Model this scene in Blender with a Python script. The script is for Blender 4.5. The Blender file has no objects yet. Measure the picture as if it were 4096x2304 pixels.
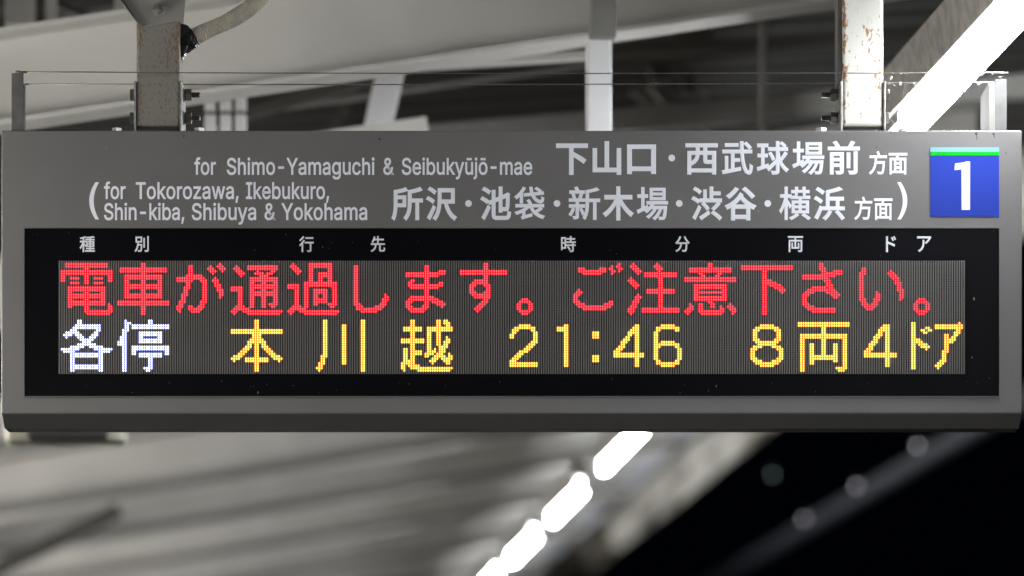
import bpy, bmesh, math, random
from mathutils import Vector, Matrix
random.seed(7)
scene = bpy.context.scene
COL = scene.collection

# ------------------------------------------------------------------ camera, night sky, exposure
CAM_H = 1.6          # camera height above the platform
D0 = 8.0             # distance to the face of the sign
F = 15109.0          # focal length in photograph pixels
S = D0 / F           # metres per photograph pixel in the plane of the sign
HOR = 3607.0         # row of the horizon (far below the frame)
cam = bpy.data.cameras.new('camera')
cam.sensor_width = 36.0
cam.lens = 36.0 * F / 4096.0
cam.shift_y = (HOR - 1152.0) / 4096.0
cam.clip_start = 0.1
cam.clip_end = 300.0
cam.dof.use_dof = True
cam.dof.focus_distance = D0 + 0.01
cam.dof.aperture_fstop = cam.lens / 68.0
camo = bpy.data.objects.new('camera', cam)
camo.location = (0, 0, CAM_H)
camo.rotation_euler = (math.pi / 2, 0, 0)
COL.objects.link(camo)
scene.camera = camo
world = bpy.data.worlds.new('World')
scene.world = world
world.use_nodes = True
world.node_tree.nodes['Background'].inputs[0].default_value = (0.25, 0.4, 1.0, 1)
world.node_tree.nodes['Background'].inputs[1].default_value = 0.0012
scene.view_settings.view_transform = 'Standard'
scene.view_settings.look = 'None'
scene.view_settings.exposure = 0.0
scene.cycles.use_denoising = True
scene.cycles.max_bounces = 6
scene.cycles.sample_clamp_indirect = 6.0

TUBE_POWER = 148.0      # luminance of the lamp diffusers
LEFT_FILL_POWER = 112.0  # strength of the unseen left row, added as fill

# ------------------------------------------------------------------ materials
def mat(name, col, rough=0.5, metal=0.0, bump=0.0, bscale=200.0, var=0.0, vscale=8.0, col2=None, spec=0.5, vmap=None):
    m = bpy.data.materials.new(name)
    m.use_nodes = True
    nt = m.node_tree
    b = nt.nodes['Principled BSDF']
    b.inputs['Base Color'].default_value = (*col, 1)
    b.inputs['Roughness'].default_value = rough
    b.inputs['Metallic'].default_value = metal
    b.inputs['Specular IOR Level'].default_value = spec
    tc = nt.nodes.new('ShaderNodeTexCoord')
    if var > 0 or col2:
        n = nt.nodes.new('ShaderNodeTexNoise')
        n.inputs['Scale'].default_value = vscale
        n.inputs['Detail'].default_value = 6
        if vmap:
            mp = nt.nodes.new('ShaderNodeMapping')
            mp.inputs['Scale'].default_value = vmap
            nt.links.new(tc.outputs['Object'], mp.inputs['Vector'])
            nt.links.new(mp.outputs[0], n.inputs['Vector'])
        else:
            nt.links.new(tc.outputs['Object'], n.inputs['Vector'])
        mx = nt.nodes.new('ShaderNodeMix')
        mx.data_type = 'RGBA'
        c2 = col2 if col2 else tuple(c * (1 - var) for c in col)
        mx.inputs[6].default_value = (*col, 1)
        mx.inputs[7].default_value = (*c2, 1)
        r = nt.nodes.new('ShaderNodeMapRange')
        r.inputs[1].default_value = 0.46 if col2 else 0.42
        r.inputs[2].default_value = 0.56 if col2 else 0.62
        nt.links.new(n.outputs['Fac'], r.inputs[0])
        nt.links.new(r.outputs[0], mx.inputs[0])
        nt.links.new(mx.outputs[2], b.inputs['Base Color'])
    if bump > 0:
        n2 = nt.nodes.new('ShaderNodeTexNoise')
        n2.inputs['Scale'].default_value = bscale
        n2.inputs['Detail'].default_value = 3
        nt.links.new(tc.outputs['Object'], n2.inputs['Vector'])
        bp = nt.nodes.new('ShaderNodeBump')
        bp.inputs['Strength'].default_value = bump
        bp.inputs['Distance'].default_value = 0.001
        nt.links.new(n2.outputs['Fac'], bp.inputs['Height'])
        nt.links.new(bp.outputs[0], b.inputs['Normal'])
    return m

def emit(name, col, strength):
    m = bpy.data.materials.new(name)
    m.use_nodes = True
    nt = m.node_tree
    nt.nodes.clear()
    e = nt.nodes.new('ShaderNodeEmission')
    o = nt.nodes.new('ShaderNodeOutputMaterial')
    e.inputs[0].default_value = (*col, 1)
    e.inputs[1].default_value = strength
    nt.links.new(e.outputs[0], o.inputs[0])
    return m

def rusty(name, base, rust, thr, seed, size=90.0, stretch=0.45, edges=()):
    """painted steel with rust pits and streaks"""
    m = mat(name, base, 0.5, bump=0.15, bscale=260)
    nt = m.node_tree
    b = nt.nodes['Principled BSDF']
    tc = nt.nodes.new('ShaderNodeTexCoord')
    mp = nt.nodes.new('ShaderNodeMapping')
    mp.inputs['Location'].default_value = (seed, seed * 0.3, seed * 1.7)
    mp.inputs['Scale'].default_value = (1, 1, stretch)
    nt.links.new(tc.outputs['Object'], mp.inputs['Vector'])
    n = nt.nodes.new('ShaderNodeTexNoise')
    n.inputs['Scale'].default_value = size
    n.inputs['Detail'].default_value = 5
    n.inputs['Roughness'].default_value = 0.6
    nt.links.new(mp.outputs[0], n.inputs['Vector'])
    n3 = nt.nodes.new('ShaderNodeTexNoise')
    n3.inputs['Scale'].default_value = 12
    nt.links.new(mp.outputs[0], n3.inputs['Vector'])
    ad = nt.nodes.new('ShaderNodeMath'); ad.operation = 'MULTIPLY_ADD'
    ad.inputs[1].default_value = 0.45
    nt.links.new(n3.outputs['Fac'], ad.inputs[0])
    nt.links.new(n.outputs['Fac'], ad.inputs[2])
    cur = ad.outputs[0]
    if edges:
        sx = nt.nodes.new('ShaderNodeSeparateXYZ')
        nt.links.new(tc.outputs['Object'], sx.inputs[0])
    for (xe, wd, amt) in edges:      # rust gathers along the folded edges
        q1 = nt.nodes.new('ShaderNodeMath'); q1.operation = 'SUBTRACT'; q1.inputs[1].default_value = xe
        nt.links.new(sx.outputs[0], q1.inputs[0])
        q2 = nt.nodes.new('ShaderNodeMath'); q2.operation = 'ABSOLUTE'
        nt.links.new(q1.outputs[0], q2.inputs[0])
        q3 = nt.nodes.new('ShaderNodeMapRange')
        q3.inputs[1].default_value = 0.0; q3.inputs[2].default_value = wd
        q3.inputs[3].default_value = amt; q3.inputs[4].default_value = 0.0
        nt.links.new(q2.outputs[0], q3.inputs[0])
        q4 = nt.nodes.new('ShaderNodeMath'); q4.operation = 'ADD'
        nt.links.new(cur, q4.inputs[0]); nt.links.new(q3.outputs[0], q4.inputs[1])
        cur = q4.outputs[0]
    r = nt.nodes.new('ShaderNodeMapRange')
    r.inputs[1].default_value = thr
    r.inputs[2].default_value = thr + 0.07
    nt.links.new(cur, r.inputs[0])
    mx = nt.nodes.new('ShaderNodeMix'); mx.data_type = 'RGBA'
    mx.inputs[6].default_value = (*base, 1)
    mx.inputs[7].default_value = (*rust, 1)
    nt.links.new(r.outputs[0], mx.inputs[0])
    nt.links.new(mx.outputs[2], b.inputs['Base Color'])
    return m

M_PANEL = mat('grey_paint', (0.142, 0.137, 0.134), 0.42, bump=0.25, bscale=900, var=0.07, vscale=5)
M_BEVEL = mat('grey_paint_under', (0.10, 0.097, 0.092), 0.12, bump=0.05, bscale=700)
M_BLACK = mat('black_acrylic', (0.0035, 0.0035, 0.005), 0.35, var=0.3, vscale=3, spec=0.04)
M_LEDOFF = mat('led_lens', (0.18, 0.173, 0.168), 0.4)
M_LEDBED = mat('led_board', (0.0035, 0.0035, 0.005), 0.4, spec=0.04)
M_WHITE = mat('white_letter_film', (0.84, 0.86, 0.92), 0.45)
M_HEAD = mat('white_print', (0.74, 0.76, 0.80), 0.5)
M_BLUE = mat('blue_film', (0.012, 0.036, 0.32), 0.5, spec=0.2)
M_SKY = mat('light_blue_film', (0.16, 0.36, 0.66), 0.5, spec=0.2)
M_GREEN = mat('green_film', (0.0, 0.36, 0.01), 0.5, spec=0.1)
M_STEEL = mat('galvanised_steel', (0.42, 0.41, 0.39), 0.35, metal=0.7, var=0.35, vscale=60)
M_NUT = mat('zinc_nut', (0.75, 0.75, 0.74), 0.35, metal=0.3)
M_BOLT = mat('bolt_steel', (0.38, 0.36, 0.34), 0.3, metal=0.9, var=0.4, vscale=90)
M_TUBE_L = rusty('painted_steel_left', (0.20, 0.192, 0.165), (0.15, 0.095, 0.055), 0.80, 3.1, 230, edges=((-0.794, 0.012, 0.13), (-0.708, 0.010, 0.10)))
M_TUBE_R = rusty('painted_steel_right', (0.52, 0.52, 0.47), (0.27, 0.13, 0.045), 0.865, 8.7, 120, edges=((0.706, 0.014, 0.17), (0.786, 0.008, 0.08)))
M_BRACK = mat('bracket_steel', (0.13, 0.127, 0.123), 0.45, metal=0.3, var=0.2, vscale=30)
M_BRACKL = mat('bracket_steel_light', (0.10, 0.10, 0.097), 0.45, var=0.2, vscale=30)
M_WIRE = mat('thin_steel_wire', (0.22, 0.19, 0.17), 0.4, metal=0.6, var=0.3, vscale=200)
M_CONDUIT = mat('conduit_plastic', (0.62, 0.57, 0.48), 0.55, var=0.3, vscale=30)
M_TAPE = mat('black_tape', (0.02, 0.02, 0.022), 0.25, bump=1.0, bscale=80)
M_BEAM = mat('beam_paint', (0.57, 0.555, 0.515), 0.5, var=0.12, vscale=2.5)
M_WHITEP = mat('white_post_paint', (0.66, 0.66, 0.66), 0.5, var=0.1, vscale=4)
M_GREYP = mat('grey_post_paint', (0.20, 0.195, 0.18), 0.5, var=0.2, vscale=4)
M_DECK = mat('roof_sheet', (0.030, 0.028, 0.024), 0.6, var=0.35, vscale=0.8)
M_BRACE = mat('brown_brace_paint', (0.07, 0.064, 0.053), 0.6, var=0.3, vscale=3)
M_FASCIA = mat('stained_edge_board', (0.52, 0.49, 0.42), 0.45, col2=(0.09, 0.075, 0.05), vscale=1.0, vmap=(3.4, 0.75, 3.4))
M_LITSHEET = mat('lit_sheet_paint', (0.52, 0.525, 0.54), 0.5, col2=(0.14, 0.135, 0.125), vscale=1.0, vmap=(3.0, 0.7, 3.0))  # roof sheet under lamplight, its brightness put into the paint
M_FLOOR = mat('platform_asphalt', (0.08, 0.08, 0.075), 0.8, var=0.3, vscale=1.5)
M_HOUS = mat('lamp_housing_paint', (0.30, 0.28, 0.25), 0.5, var=0.35, vscale=25)
M_BOX = mat('cream_plastic', (0.62, 0.60, 0.48), 0.5, var=0.1, vscale=6)
M_DARK = mat('dark_cover', (0.03, 0.027, 0.025), 0.5)
M_SILK = mat('spider_silk', (0.20, 0.19, 0.175), 0.6)
M_TRGH = mat('trough_paint', (0.034, 0.036, 0.043), 0.6, var=0.2, vscale=1.0)
M_TUBEW = emit('lamp_diffuser', (0.93, 0.96, 1.0), TUBE_POWER)
M_LEFTFILL = emit('left_fill_diffuser', (1.0, 0.965, 0.91), LEFT_FILL_POWER)
M_GLINT = emit('trough_glint_glow', (0.95, 0.92, 1.0), 3.6)  # self-lit colour for the glints over the trough
M_GLINTD = emit('trough_glint_glow_dim', (0.6, 0.85, 0.8), 1.3)
LEDS = {
    'r': (emit('led_red_glow', (1.0, 0.0, 0.02), 1.8), emit('led_red_core', (1.0, 0.11, 0.12), 2.4)),
    'w': (emit('led_white_glow', (0.30, 0.34, 1.0), 1.7), emit('led_white_core', (1.0, 1.0, 1.0), 3.2)),
    'y': (emit('led_yellow_glow', (1.0, 0.42, 0.0), 1.6), emit('led_yellow_core', (1.0, 0.72, 0.20), 2.5)),
}

# ------------------------------------------------------------------ object helpers
def link(name, me, m=None, parent=None):
    o = bpy.data.objects.new(name, me)
    COL.objects.link(o)
    if m is not None and me is not None:
        me.materials.append(m)
    if parent is not None:
        o.parent = parent
    return o

def thing(name, label, cat, group=None, loc=(0, 0, 0), rotz=0.0):
    o = bpy.data.objects.new(name, None)
    COL.objects.link(o)
    o.empty_display_size = 0.1
    o.location = loc
    o.rotation_euler = (0, 0, rotz)
    return tag(o, label, cat, group)

def tag(o, label=None, cat=None, group=None, kind=None):
    if label: o['label'] = label
    if cat: o['category'] = cat
    if group: o['group'] = group
    if kind: o['kind'] = kind
    return o

def mesh_of(bm, name, smooth=False):
    me = bpy.data.meshes.new(name)
    bmesh.ops.recalc_face_normals(bm, faces=bm.faces)
    bm.to_mesh(me)
    bm.free()
    if smooth:
        for p in me.polygons:
            p.use_smooth = True
    return me

def box_bm(bm, x0, x1, y0, y1, z0, z1, bev=0.0):
    r = bmesh.ops.create_cube(bm, size=1.0)
    vs = r['verts']
    for v in vs:
        v.co = Vector(((x0 + x1) / 2 + v.co.x * (x1 - x0), (y0 + y1) / 2 + v.co.y * (y1 - y0), (z0 + z1) / 2 + v.co.z * (z1 - z0)))
    if bev > 0:
        es = list({e for v in vs for e in v.link_edges})
        bmesh.ops.bevel(bm, geom=es, offset=bev, segments=2, affect='EDGES', profile=0.5)
    return vs

def box(name, x0, x1, y0, y1, z0, z1, m, parent=None, bev=0.0):
    bm = bmesh.new()
    box_bm(bm, x0, x1, y0, y1, z0, z1, bev)
    return link(name, mesh_of(bm, name), m, parent)

def prism(name, poly, axis_dir, length, m, parent=None, bev=0.0, origin=(0, 0, 0)):
    """poly: list of 3-D points, extruded along axis_dir*length"""
    bm = bmesh.new()
    vs = [bm.verts.new(Vector(p)) for p in poly]
    f = bm.faces.new(vs)
    r = bmesh.ops.extrude_face_region(bm, geom=[f])
    d = Vector(axis_dir).normalized() * length
    for g in r['geom']:
        if isinstance(g, bmesh.types.BMVert):
            g.co += d
    if bev > 0:
        bmesh.ops.bevel(bm, geom=list(bm.edges), offset=bev, segments=2, affect='EDGES', profile=0.5)
    return link(name, mesh_of(bm, name), m, parent)

def sweep(name, pts, radii, seg, m, parent=None, smooth=True, caps=True):
    """tube through pts"""
    bm = bmesh.new()
    n = len(pts)
    rings = []
    up = Vector((0.13, 1, 0.07)).normalized()
    for i in range(n):
        a = Vector(pts[max(0, i - 1)]); b = Vector(pts[min(n - 1, i + 1)])
        t = (b - a).normalized()
        if abs(t.dot(up)) > 0.95:
            up = Vector((1, 0.1, 0))
        s = t.cross(up).normalized(); w = s.cross(t).normalized()
        r = radii[i] if isinstance(radii, (list, tuple)) else radii
        rings.append([bm.verts.new(Vector(pts[i]) + (s * math.cos(2 * math.pi * k / seg) + w * math.sin(2 * math.pi * k / seg)) * r) for k in range(seg)])
    for i in range(n - 1):
        for k in range(seg):
            bm.faces.new((rings[i][k], rings[i][(k + 1) % seg], rings[i + 1][(k + 1) % seg], rings[i + 1][k]))
    if caps:
        bm.faces.new(rings[0]); bm.faces.new(rings[-1])
    return link(name, mesh_of(bm, name, smooth), m, parent)

def hexbolt(name, cx, cy, cz, direction, across, length, m, parent, seg=6, bev=0.0006):
    """hexagonal prism whose axis is +-X or Z"""
    pts = []
    ax = Vector(direction)
    a = Vector((0, 0, 1)) if abs(ax.x) > 0.5 else Vector((1, 0, 0))
    b = ax.cross(a)
    for k in range(seg):
        an = math.pi / 6 + 2 * math.pi * k / seg
        pts.append(Vector((cx, cy, cz)) + (a * math.cos(an) + b * math.sin(an)) * across / 1.732)
    return prism(name, pts, ax, length, m, parent, bev)

def thread(name, x0, x1, cy, cz, r, m, parent):
    n = 15
    pts, rad = [], []
    for i in range(n * 2 + 1):
        pts.append((x0 + (x1 - x0) * i / (n * 2), cy, cz))
        rad.append(r if i % 2 else r * 0.8)
    return sweep(name, pts, rad, 12, m, parent, smooth=False)

# plane of the sign: photograph pixel -> metres
def SX(px): return (px - 2048.0) * S
def SZ(py): return CAM_H + (HOR - py) * S
# same, at another distance from the camera
def AX(px, d): return (px - 2048.0) * d / F
def AZ(py, d): return CAM_H + (HOR - py) * d / F

def poly_mesh(name, polys, y, m, parent, thick=0.0006):
    """flat film pieces: list of closed outlines in photograph pixels"""
    bm = bmesh.new()
    for pl in polys:
        vs = [bm.verts.new((SX(px), y, SZ(py))) for px, py in pl]
        f = bm.faces.new(vs)
        r = bmesh.ops.extrude_face_region(bm, geom=[f])
        for g in r['geom']:
            if isinstance(g, bmesh.types.BMVert):
                g.co.y -= thick
    return link(name, mesh_of(bm, name), m, parent)

# ------------------------------------------------------------------ lettering
def curve_to_mesh(cu, name):
    tmp = bpy.data.objects.new('tmp', cu)
    COL.objects.link(tmp)
    dg = bpy.context.evaluated_depsgraph_get()
    dg.update()
    me = bpy.data.meshes.new_from_object(tmp.evaluated_get(dg))
    bpy.data.objects.remove(tmp)
    me.name = name
    me.materials.clear()
    for p in me.polygons:
        p.use_smooth = False
    return me

def kanji(ch, x0, x1, base, em, weight, m, parent, y, name='printed_character', yr=None):
    cu = bpy.data.curves.new('glyph', 'FONT')
    cu.body = ch
    cu.size = 1.0
    cu.resolution_u = 4
    cu.bevel_depth = weight
    cu.bevel_resolution = 0
    me = curve_to_mesh(cu, name)
    xs = [v.co.x for v in me.vertices]
    a, b = min(xs), max(xs)
    zs = [v.co.y for v in me.vertices]
    c, d = min(zs), max(zs)
    for v in me.vertices:
        px = x0 + (v.co.x - a) / (b - a) * (x1 - x0)
        if yr:
            py = yr[1] - (v.co.y - c) / (d - c) * (yr[1] - yr[0])
        else:
            py = base - v.co.y * em
        dz = max(-1.0, min(1.0, v.co.z / weight)) if weight > 0 else 0
        v.co = (SX(px), y - 0.0004 - 0.0003 * dz, SZ(py))
    return link(name, me, m, parent)

# outlines of the destination words, thousandths of the lettering size: contours split by '|'
LATIN = {
    'for': '228,379 228,327 6,327 6,379|81,0 81,432 82,452 87,470 96,486 107,499 120,510 135,519 152,525 169,529 187,530 222,527 243,521 227,468 215,472 195,474 178,472 164,468 154,460 147,449 143,435 142,419 142,0|461,-8 428,-5 398,3 370,16 346,35 326,58 310,85 298,116 290,150 288,187 290,225 298,260 310,291 326,318 346,341 370,360 398,374 428,382 461,384 494,382 525,374 552,360 576,341 597,318 613,291 625,260 632,225 635,187 632,150 625,116 613,85 597,58 576,35 552,16 525,3 494,-5|461,46 485,49 506,55 524,66 539,80 551,97 561,117 568,139 572,163 573,187 572,212 568,236 561,258 551,278 539,296 524,310 506,321 485,328 461,330 437,328 417,321 399,310 384,296 372,278 362,258 355,236 351,212 350,187 351,163 355,139 362,117 372,97 384,80 399,66 417,55 437,49|721,0 721,379 780,379 780,321 784,321 793,339 805,354 821,367 840,377 860,383 882,385 898,384 912,384 912,322 899,324 876,326 859,324 843,321 828,315 815,306 804,296 795,284 788,269 784,254 783,237 783,0',
    'Shimo-Yamaguchi': '224,-9 188,-7 156,-1 128,9 102,23 81,40 64,60 51,83 42,109 38,137 104,137 108,118 114,102 123,88 136,76 150,66 166,59 185,53 204,50 224,49 246,50 267,54 286,60 303,69 317,79 329,92 338,106 344,122 346,139 344,154 340,168 332,179 322,189 310,197 296,205 245,222 184,239 145,253 112,269 86,289 67,313 56,341 52,372 54,400 62,425 75,448 92,468 113,484 138,498 165,508 195,514 227,516 259,514 289,508 316,498 340,484 360,468 377,449 390,427 398,403 401,378 337,378 332,402 320,421 302,437 280,449 254,456 225,459 204,457 185,454 167,448 152,440 139,430 129,418 121,405 117,391 115,376 117,359 122,345 131,334 142,324 155,315 169,308 212,293 264,279 312,264 328,256 344,248 359,238 372,226 384,213 395,198 402,180 407,161 408,139 406,112 399,87 386,64 370,43 349,25 323,11 294,0 261,-7|560,227 560,0 499,0 499,509 560,509 560,287 549,287 562,319 579,344 599,362 621,374 646,382 674,384 699,383 721,377 742,369 760,356 775,340 787,321 796,298 802,271 804,240 804,0 743,0 743,235 740,263 732,286 720,304 702,318 681,326 657,329 639,328 623,324 607,317 594,308 582,297 573,283 566,266 562,248|909,0 909,379 970,379 970,0|940,443 929,444 919,448 910,455 903,463 899,472 898,483 899,494 903,504 910,512 919,518 929,522 940,524 952,522 962,518 970,512 977,504 982,494 983,483 982,472 977,463 970,455 962,448 952,444|1076,0 1076,379 1135,379 1136,295 1131,295 1137,314 1145,331 1156,346 1168,358 1181,368 1195,376 1211,382 1226,385 1242,386 1269,383 1291,375 1311,361 1326,342 1337,320 1344,295 1336,295 1341,312 1350,329 1360,343 1373,356 1388,366 1404,375 1421,381 1440,385 1460,386 1481,385 1501,380 1520,372 1537,361 1552,346 1564,328 1573,307 1578,283 1580,255 1580,0 1519,0 1519,254 1516,279 1509,298 1496,313 1479,323 1461,329 1442,330 1425,329 1411,326 1397,320 1386,312 1376,302 1369,290 1363,277 1360,263 1358,247 1358,0 1297,0 1297,260 1295,280 1288,297 1276,311 1261,322 1243,328 1223,330 1208,329 1194,326 1181,320 1169,312 1158,302 1149,289 1142,274 1138,257 1137,238 1137,0|1840,-8 1807,-5 1777,3 1750,16 1726,35 1705,58 1689,85 1677,116 1670,150 1667,187 1670,225 1677,260 1689,291 1705,318 1726,341 1750,360 1777,374 1807,382 1840,384 1874,382 1904,374 1932,360 1956,341 1976,318 1992,291 2004,260 2012,225 2014,187 2012,150 2004,116 1992,85 1976,58 1956,35 1932,16 1904,3 1874,-5|1840,46 1864,49 1885,55 1903,66 1918,80 1931,97 1940,117 1947,139 1951,163 1952,187 1951,212 1947,236 1940,258 1931,278 1918,296 1903,310 1885,321 1864,328 1840,330 1817,328 1796,321 1778,310 1763,296 1751,278 1741,258 1735,236 1731,212 1729,187 1731,163 1735,139 1741,117 1751,97 1763,80 1778,66 1796,55 1817,49|2385,244 2385,188 2162,188 2162,244|2705,0 2705,208 2518,509 2592,509 2693,344 2723,292 2751,230 2725,230 2752,293 2781,344 2882,509 2956,509 2769,208 2769,0|3133,-9 3110,-7 3088,-3 3067,5 3049,15 3034,29 3021,45 3011,63 3005,84 3003,108 3005,128 3009,146 3016,161 3026,174 3037,184 3051,193 3065,200 3081,206 3098,211 3151,220 3207,227 3220,229 3230,231 3238,235 3244,240 3247,246 3249,255 3249,257 3248,272 3245,285 3240,297 3233,307 3224,315 3213,322 3200,327 3185,330 3169,331 3152,330 3136,327 3122,322 3110,316 3100,309 3091,301 3083,292 3077,283 3073,274 3014,291 3024,313 3037,331 3052,346 3068,358 3087,368 3106,375 3126,380 3147,383 3167,384 3212,379 3228,375 3244,369 3259,360 3273,350 3285,336 3295,320 3303,301 3308,278 3310,251 3310,0 3250,0 3250,52 3245,52 3225,25 3215,16 3202,8 3188,1 3172,-4 3154,-7|3143,45 3165,47 3184,51 3201,59 3215,68 3227,80 3236,93 3243,108 3247,122 3249,138 3249,190 3233,182 3204,176 3173,171 3149,168 3107,159 3095,153 3085,147 3076,139 3070,130 3066,118 3065,105 3066,93 3069,82 3075,72 3083,64 3092,57 3103,52 3115,48 3129,46|3415,0 3415,379 3474,379 3475,295 3470,295 3476,314 3484,331 3495,346 3507,358 3520,368 3534,376 3550,382 3565,385 3581,386 3608,383 3630,375 3650,361 3665,342 3676,320 3683,295 3675,295 3680,312 3689,329 3699,343 3712,356 3727,366 3743,375 3761,381 3779,385 3799,386 3820,385 3840,380 3859,372 3876,361 3891,346 3903,328 3912,307 3917,283 3919,255 3919,0 3858,0 3858,254 3855,279 3848,298 3835,313 3818,323 3800,329 3781,330 3765,329 3750,326 3736,320 3725,312 3715,302 3708,290 3702,277 3699,263 3698,247 3698,0 3636,0 3636,260 3634,280 3627,297 3615,311 3600,322 3582,328 3562,330 3547,329 3533,326 3520,320 3508,312 3497,302 3488,289 3481,274 3477,257 3476,238 3476,0|4132,-9 4109,-7 4087,-3 4066,5 4048,15 4032,29 4020,45 4010,63 4004,84 4002,108 4004,128 4008,146 4015,161 4025,174 4036,184 4050,193 4064,200 4080,206 4097,211 4150,220 4206,227 4219,229 4229,231 4237,235 4243,240 4246,246 4248,255 4248,257 4247,272 4244,285 4239,297 4232,307 4223,315 4212,322 4199,327 4184,330 4168,331 4150,330 4135,327 4121,322 4109,316 4099,309 4090,301 4082,292 4076,283 4072,274 4013,291 4023,313 4036,331 4051,346 4067,358 4086,368 4105,375 4125,380 4145,383 4166,384 4211,379 4227,375 4243,369 4258,360 4272,350 4284,336 4294,320 4302,301 4307,278 4309,251 4309,0 4249,0 4249,52 4244,52 4224,25 4214,16 4201,8 4187,1 4171,-4 4153,-7|4142,45 4164,47 4183,51 4200,59 4214,68 4226,80 4235,93 4242,108 4246,122 4248,138 4248,190 4231,182 4203,176 4172,171 4147,168 4106,159 4094,153 4084,147 4075,139 4069,130 4065,118 4064,105 4065,93 4068,82 4074,72 4081,64 4091,57 4102,52 4114,48 4128,46|4568,-151 4541,-149 4517,-146 4495,-140 4476,-132 4458,-122 4443,-110 4431,-97 4420,-84 4412,-69 4463,-41 4483,-66 4492,-74 4503,-82 4516,-88 4530,-93 4548,-96 4568,-97 4597,-95 4622,-87 4643,-75 4660,-58 4669,-34 4673,-6 4673,68 4667,68 4648,41 4638,32 4627,23 4614,16 4597,10 4578,6 4556,5 4527,7 4499,14 4474,27 4451,43 4432,65 4416,90 4405,120 4398,154 4395,191 4398,229 4405,263 4416,293 4432,320 4451,342 4474,361 4499,374 4527,382 4557,384 4579,383 4599,379 4615,373 4628,365 4640,356 4649,346 4669,319 4674,319 4674,379 4734,379 4734,-9 4731,-40 4724,-67 4712,-90 4695,-109 4675,-124 4652,-136 4626,-144 4598,-149|4566,59 4588,61 4608,66 4625,75 4639,87 4652,103 4661,121 4668,142 4672,166 4674,193 4672,219 4668,242 4661,264 4652,283 4640,299 4625,312 4608,322 4588,328 4566,330 4544,328 4524,322 4506,312 4491,298 4479,282 4470,262 4463,241 4459,218 4457,193 4459,167 4463,144 4470,123 4480,104 4492,88 4507,76 4524,66 4544,61|4969,-5 4944,-3 4922,2 4901,11 4883,23 4868,39 4855,59 4846,82 4841,109 4839,139 4839,379 4900,379 4900,144 4903,117 4910,94 4923,75 4941,61 4962,53 4986,50 5004,51 5020,55 5035,62 5049,71 5060,83 5070,97 5077,113 5081,132 5082,153 5082,379 5143,379 5143,0 5084,0 5084,92 5094,92 5080,60 5063,35 5043,17 5021,5 4996,-3|5404,-8 5371,-5 5340,3 5313,16 5289,35 5269,58 5252,85 5240,116 5233,150 5230,187 5233,225 5240,260 5252,291 5269,318 5289,341 5313,360 5340,374 5371,382 5404,384 5422,384 5439,381 5456,377 5472,371 5487,364 5501,356 5514,346 5526,335 5536,322 5545,308 5552,293 5558,277 5499,262 5487,289 5466,311 5438,325 5404,330 5380,328 5359,321 5341,310 5326,296 5314,278 5305,258 5298,236 5294,212 5293,187 5294,163 5298,139 5305,117 5314,97 5326,80 5341,66 5359,55 5380,49 5404,46 5439,52 5467,66 5488,89 5501,117 5559,102 5554,86 5546,70 5538,56 5527,43 5516,32 5503,21 5488,12 5473,5 5457,-1 5440,-5 5422,-7|5706,227 5706,0 5645,0 5645,509 5706,509 5706,287 5694,287 5708,319 5724,344 5744,362 5767,374 5792,382 5819,384 5844,383 5867,377 5887,369 5905,356 5920,340 5933,321 5942,298 5947,271 5949,240 5949,0 5888,0 5888,235 5885,263 5878,286 5865,304 5848,318 5827,326 5802,329 5784,328 5768,324 5753,317 5739,308 5728,297 5718,283 5711,266 5707,248|6055,0 6055,379 6116,379 6116,0|6086,443 6075,444 6065,448 6056,455 6049,463 6045,472 6043,483 6045,494 6049,504 6056,512 6065,518 6075,522 6086,524 6097,522 6107,518 6116,512 6123,504 6127,494 6128,483 6127,472 6123,463 6116,455 6107,448 6097,444',
    '&': '197,-7 165,-5 136,1 110,12 88,26 69,42 54,62 43,84 36,108 34,133 36,154 40,173 47,189 58,205 70,220 85,235 140,279 216,335 237,352 255,375 259,384 261,394 262,405 260,420 255,434 245,445 233,454 219,459 201,461 189,460 178,457 168,453 159,447 151,440 145,431 141,421 138,411 137,399 138,386 141,375 145,363 169,327 204,284 438,0 364,0 171,231 121,293 108,310 96,327 87,344 81,361 77,379 75,398 77,420 82,440 91,458 102,474 117,488 134,499 154,507 176,512 200,513 224,512 246,507 266,499 283,488 297,475 308,459 317,442 322,424 324,404 323,389 320,375 315,362 309,349 301,336 291,325 256,293 154,217 135,202 121,188 110,174 103,161 98,146 97,131 98,115 102,101 109,87 118,76 130,66 143,57 158,51 175,48 193,46 213,48 232,52 251,59 269,69 286,81 301,95 315,112 327,131 336,151 343,174 348,198 349,224 408,224 406,194 403,167 397,144 389,124 380,107 371,92 345,62 333,47 315,30 294,17 271,7 246,-1 221,-5',
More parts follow.
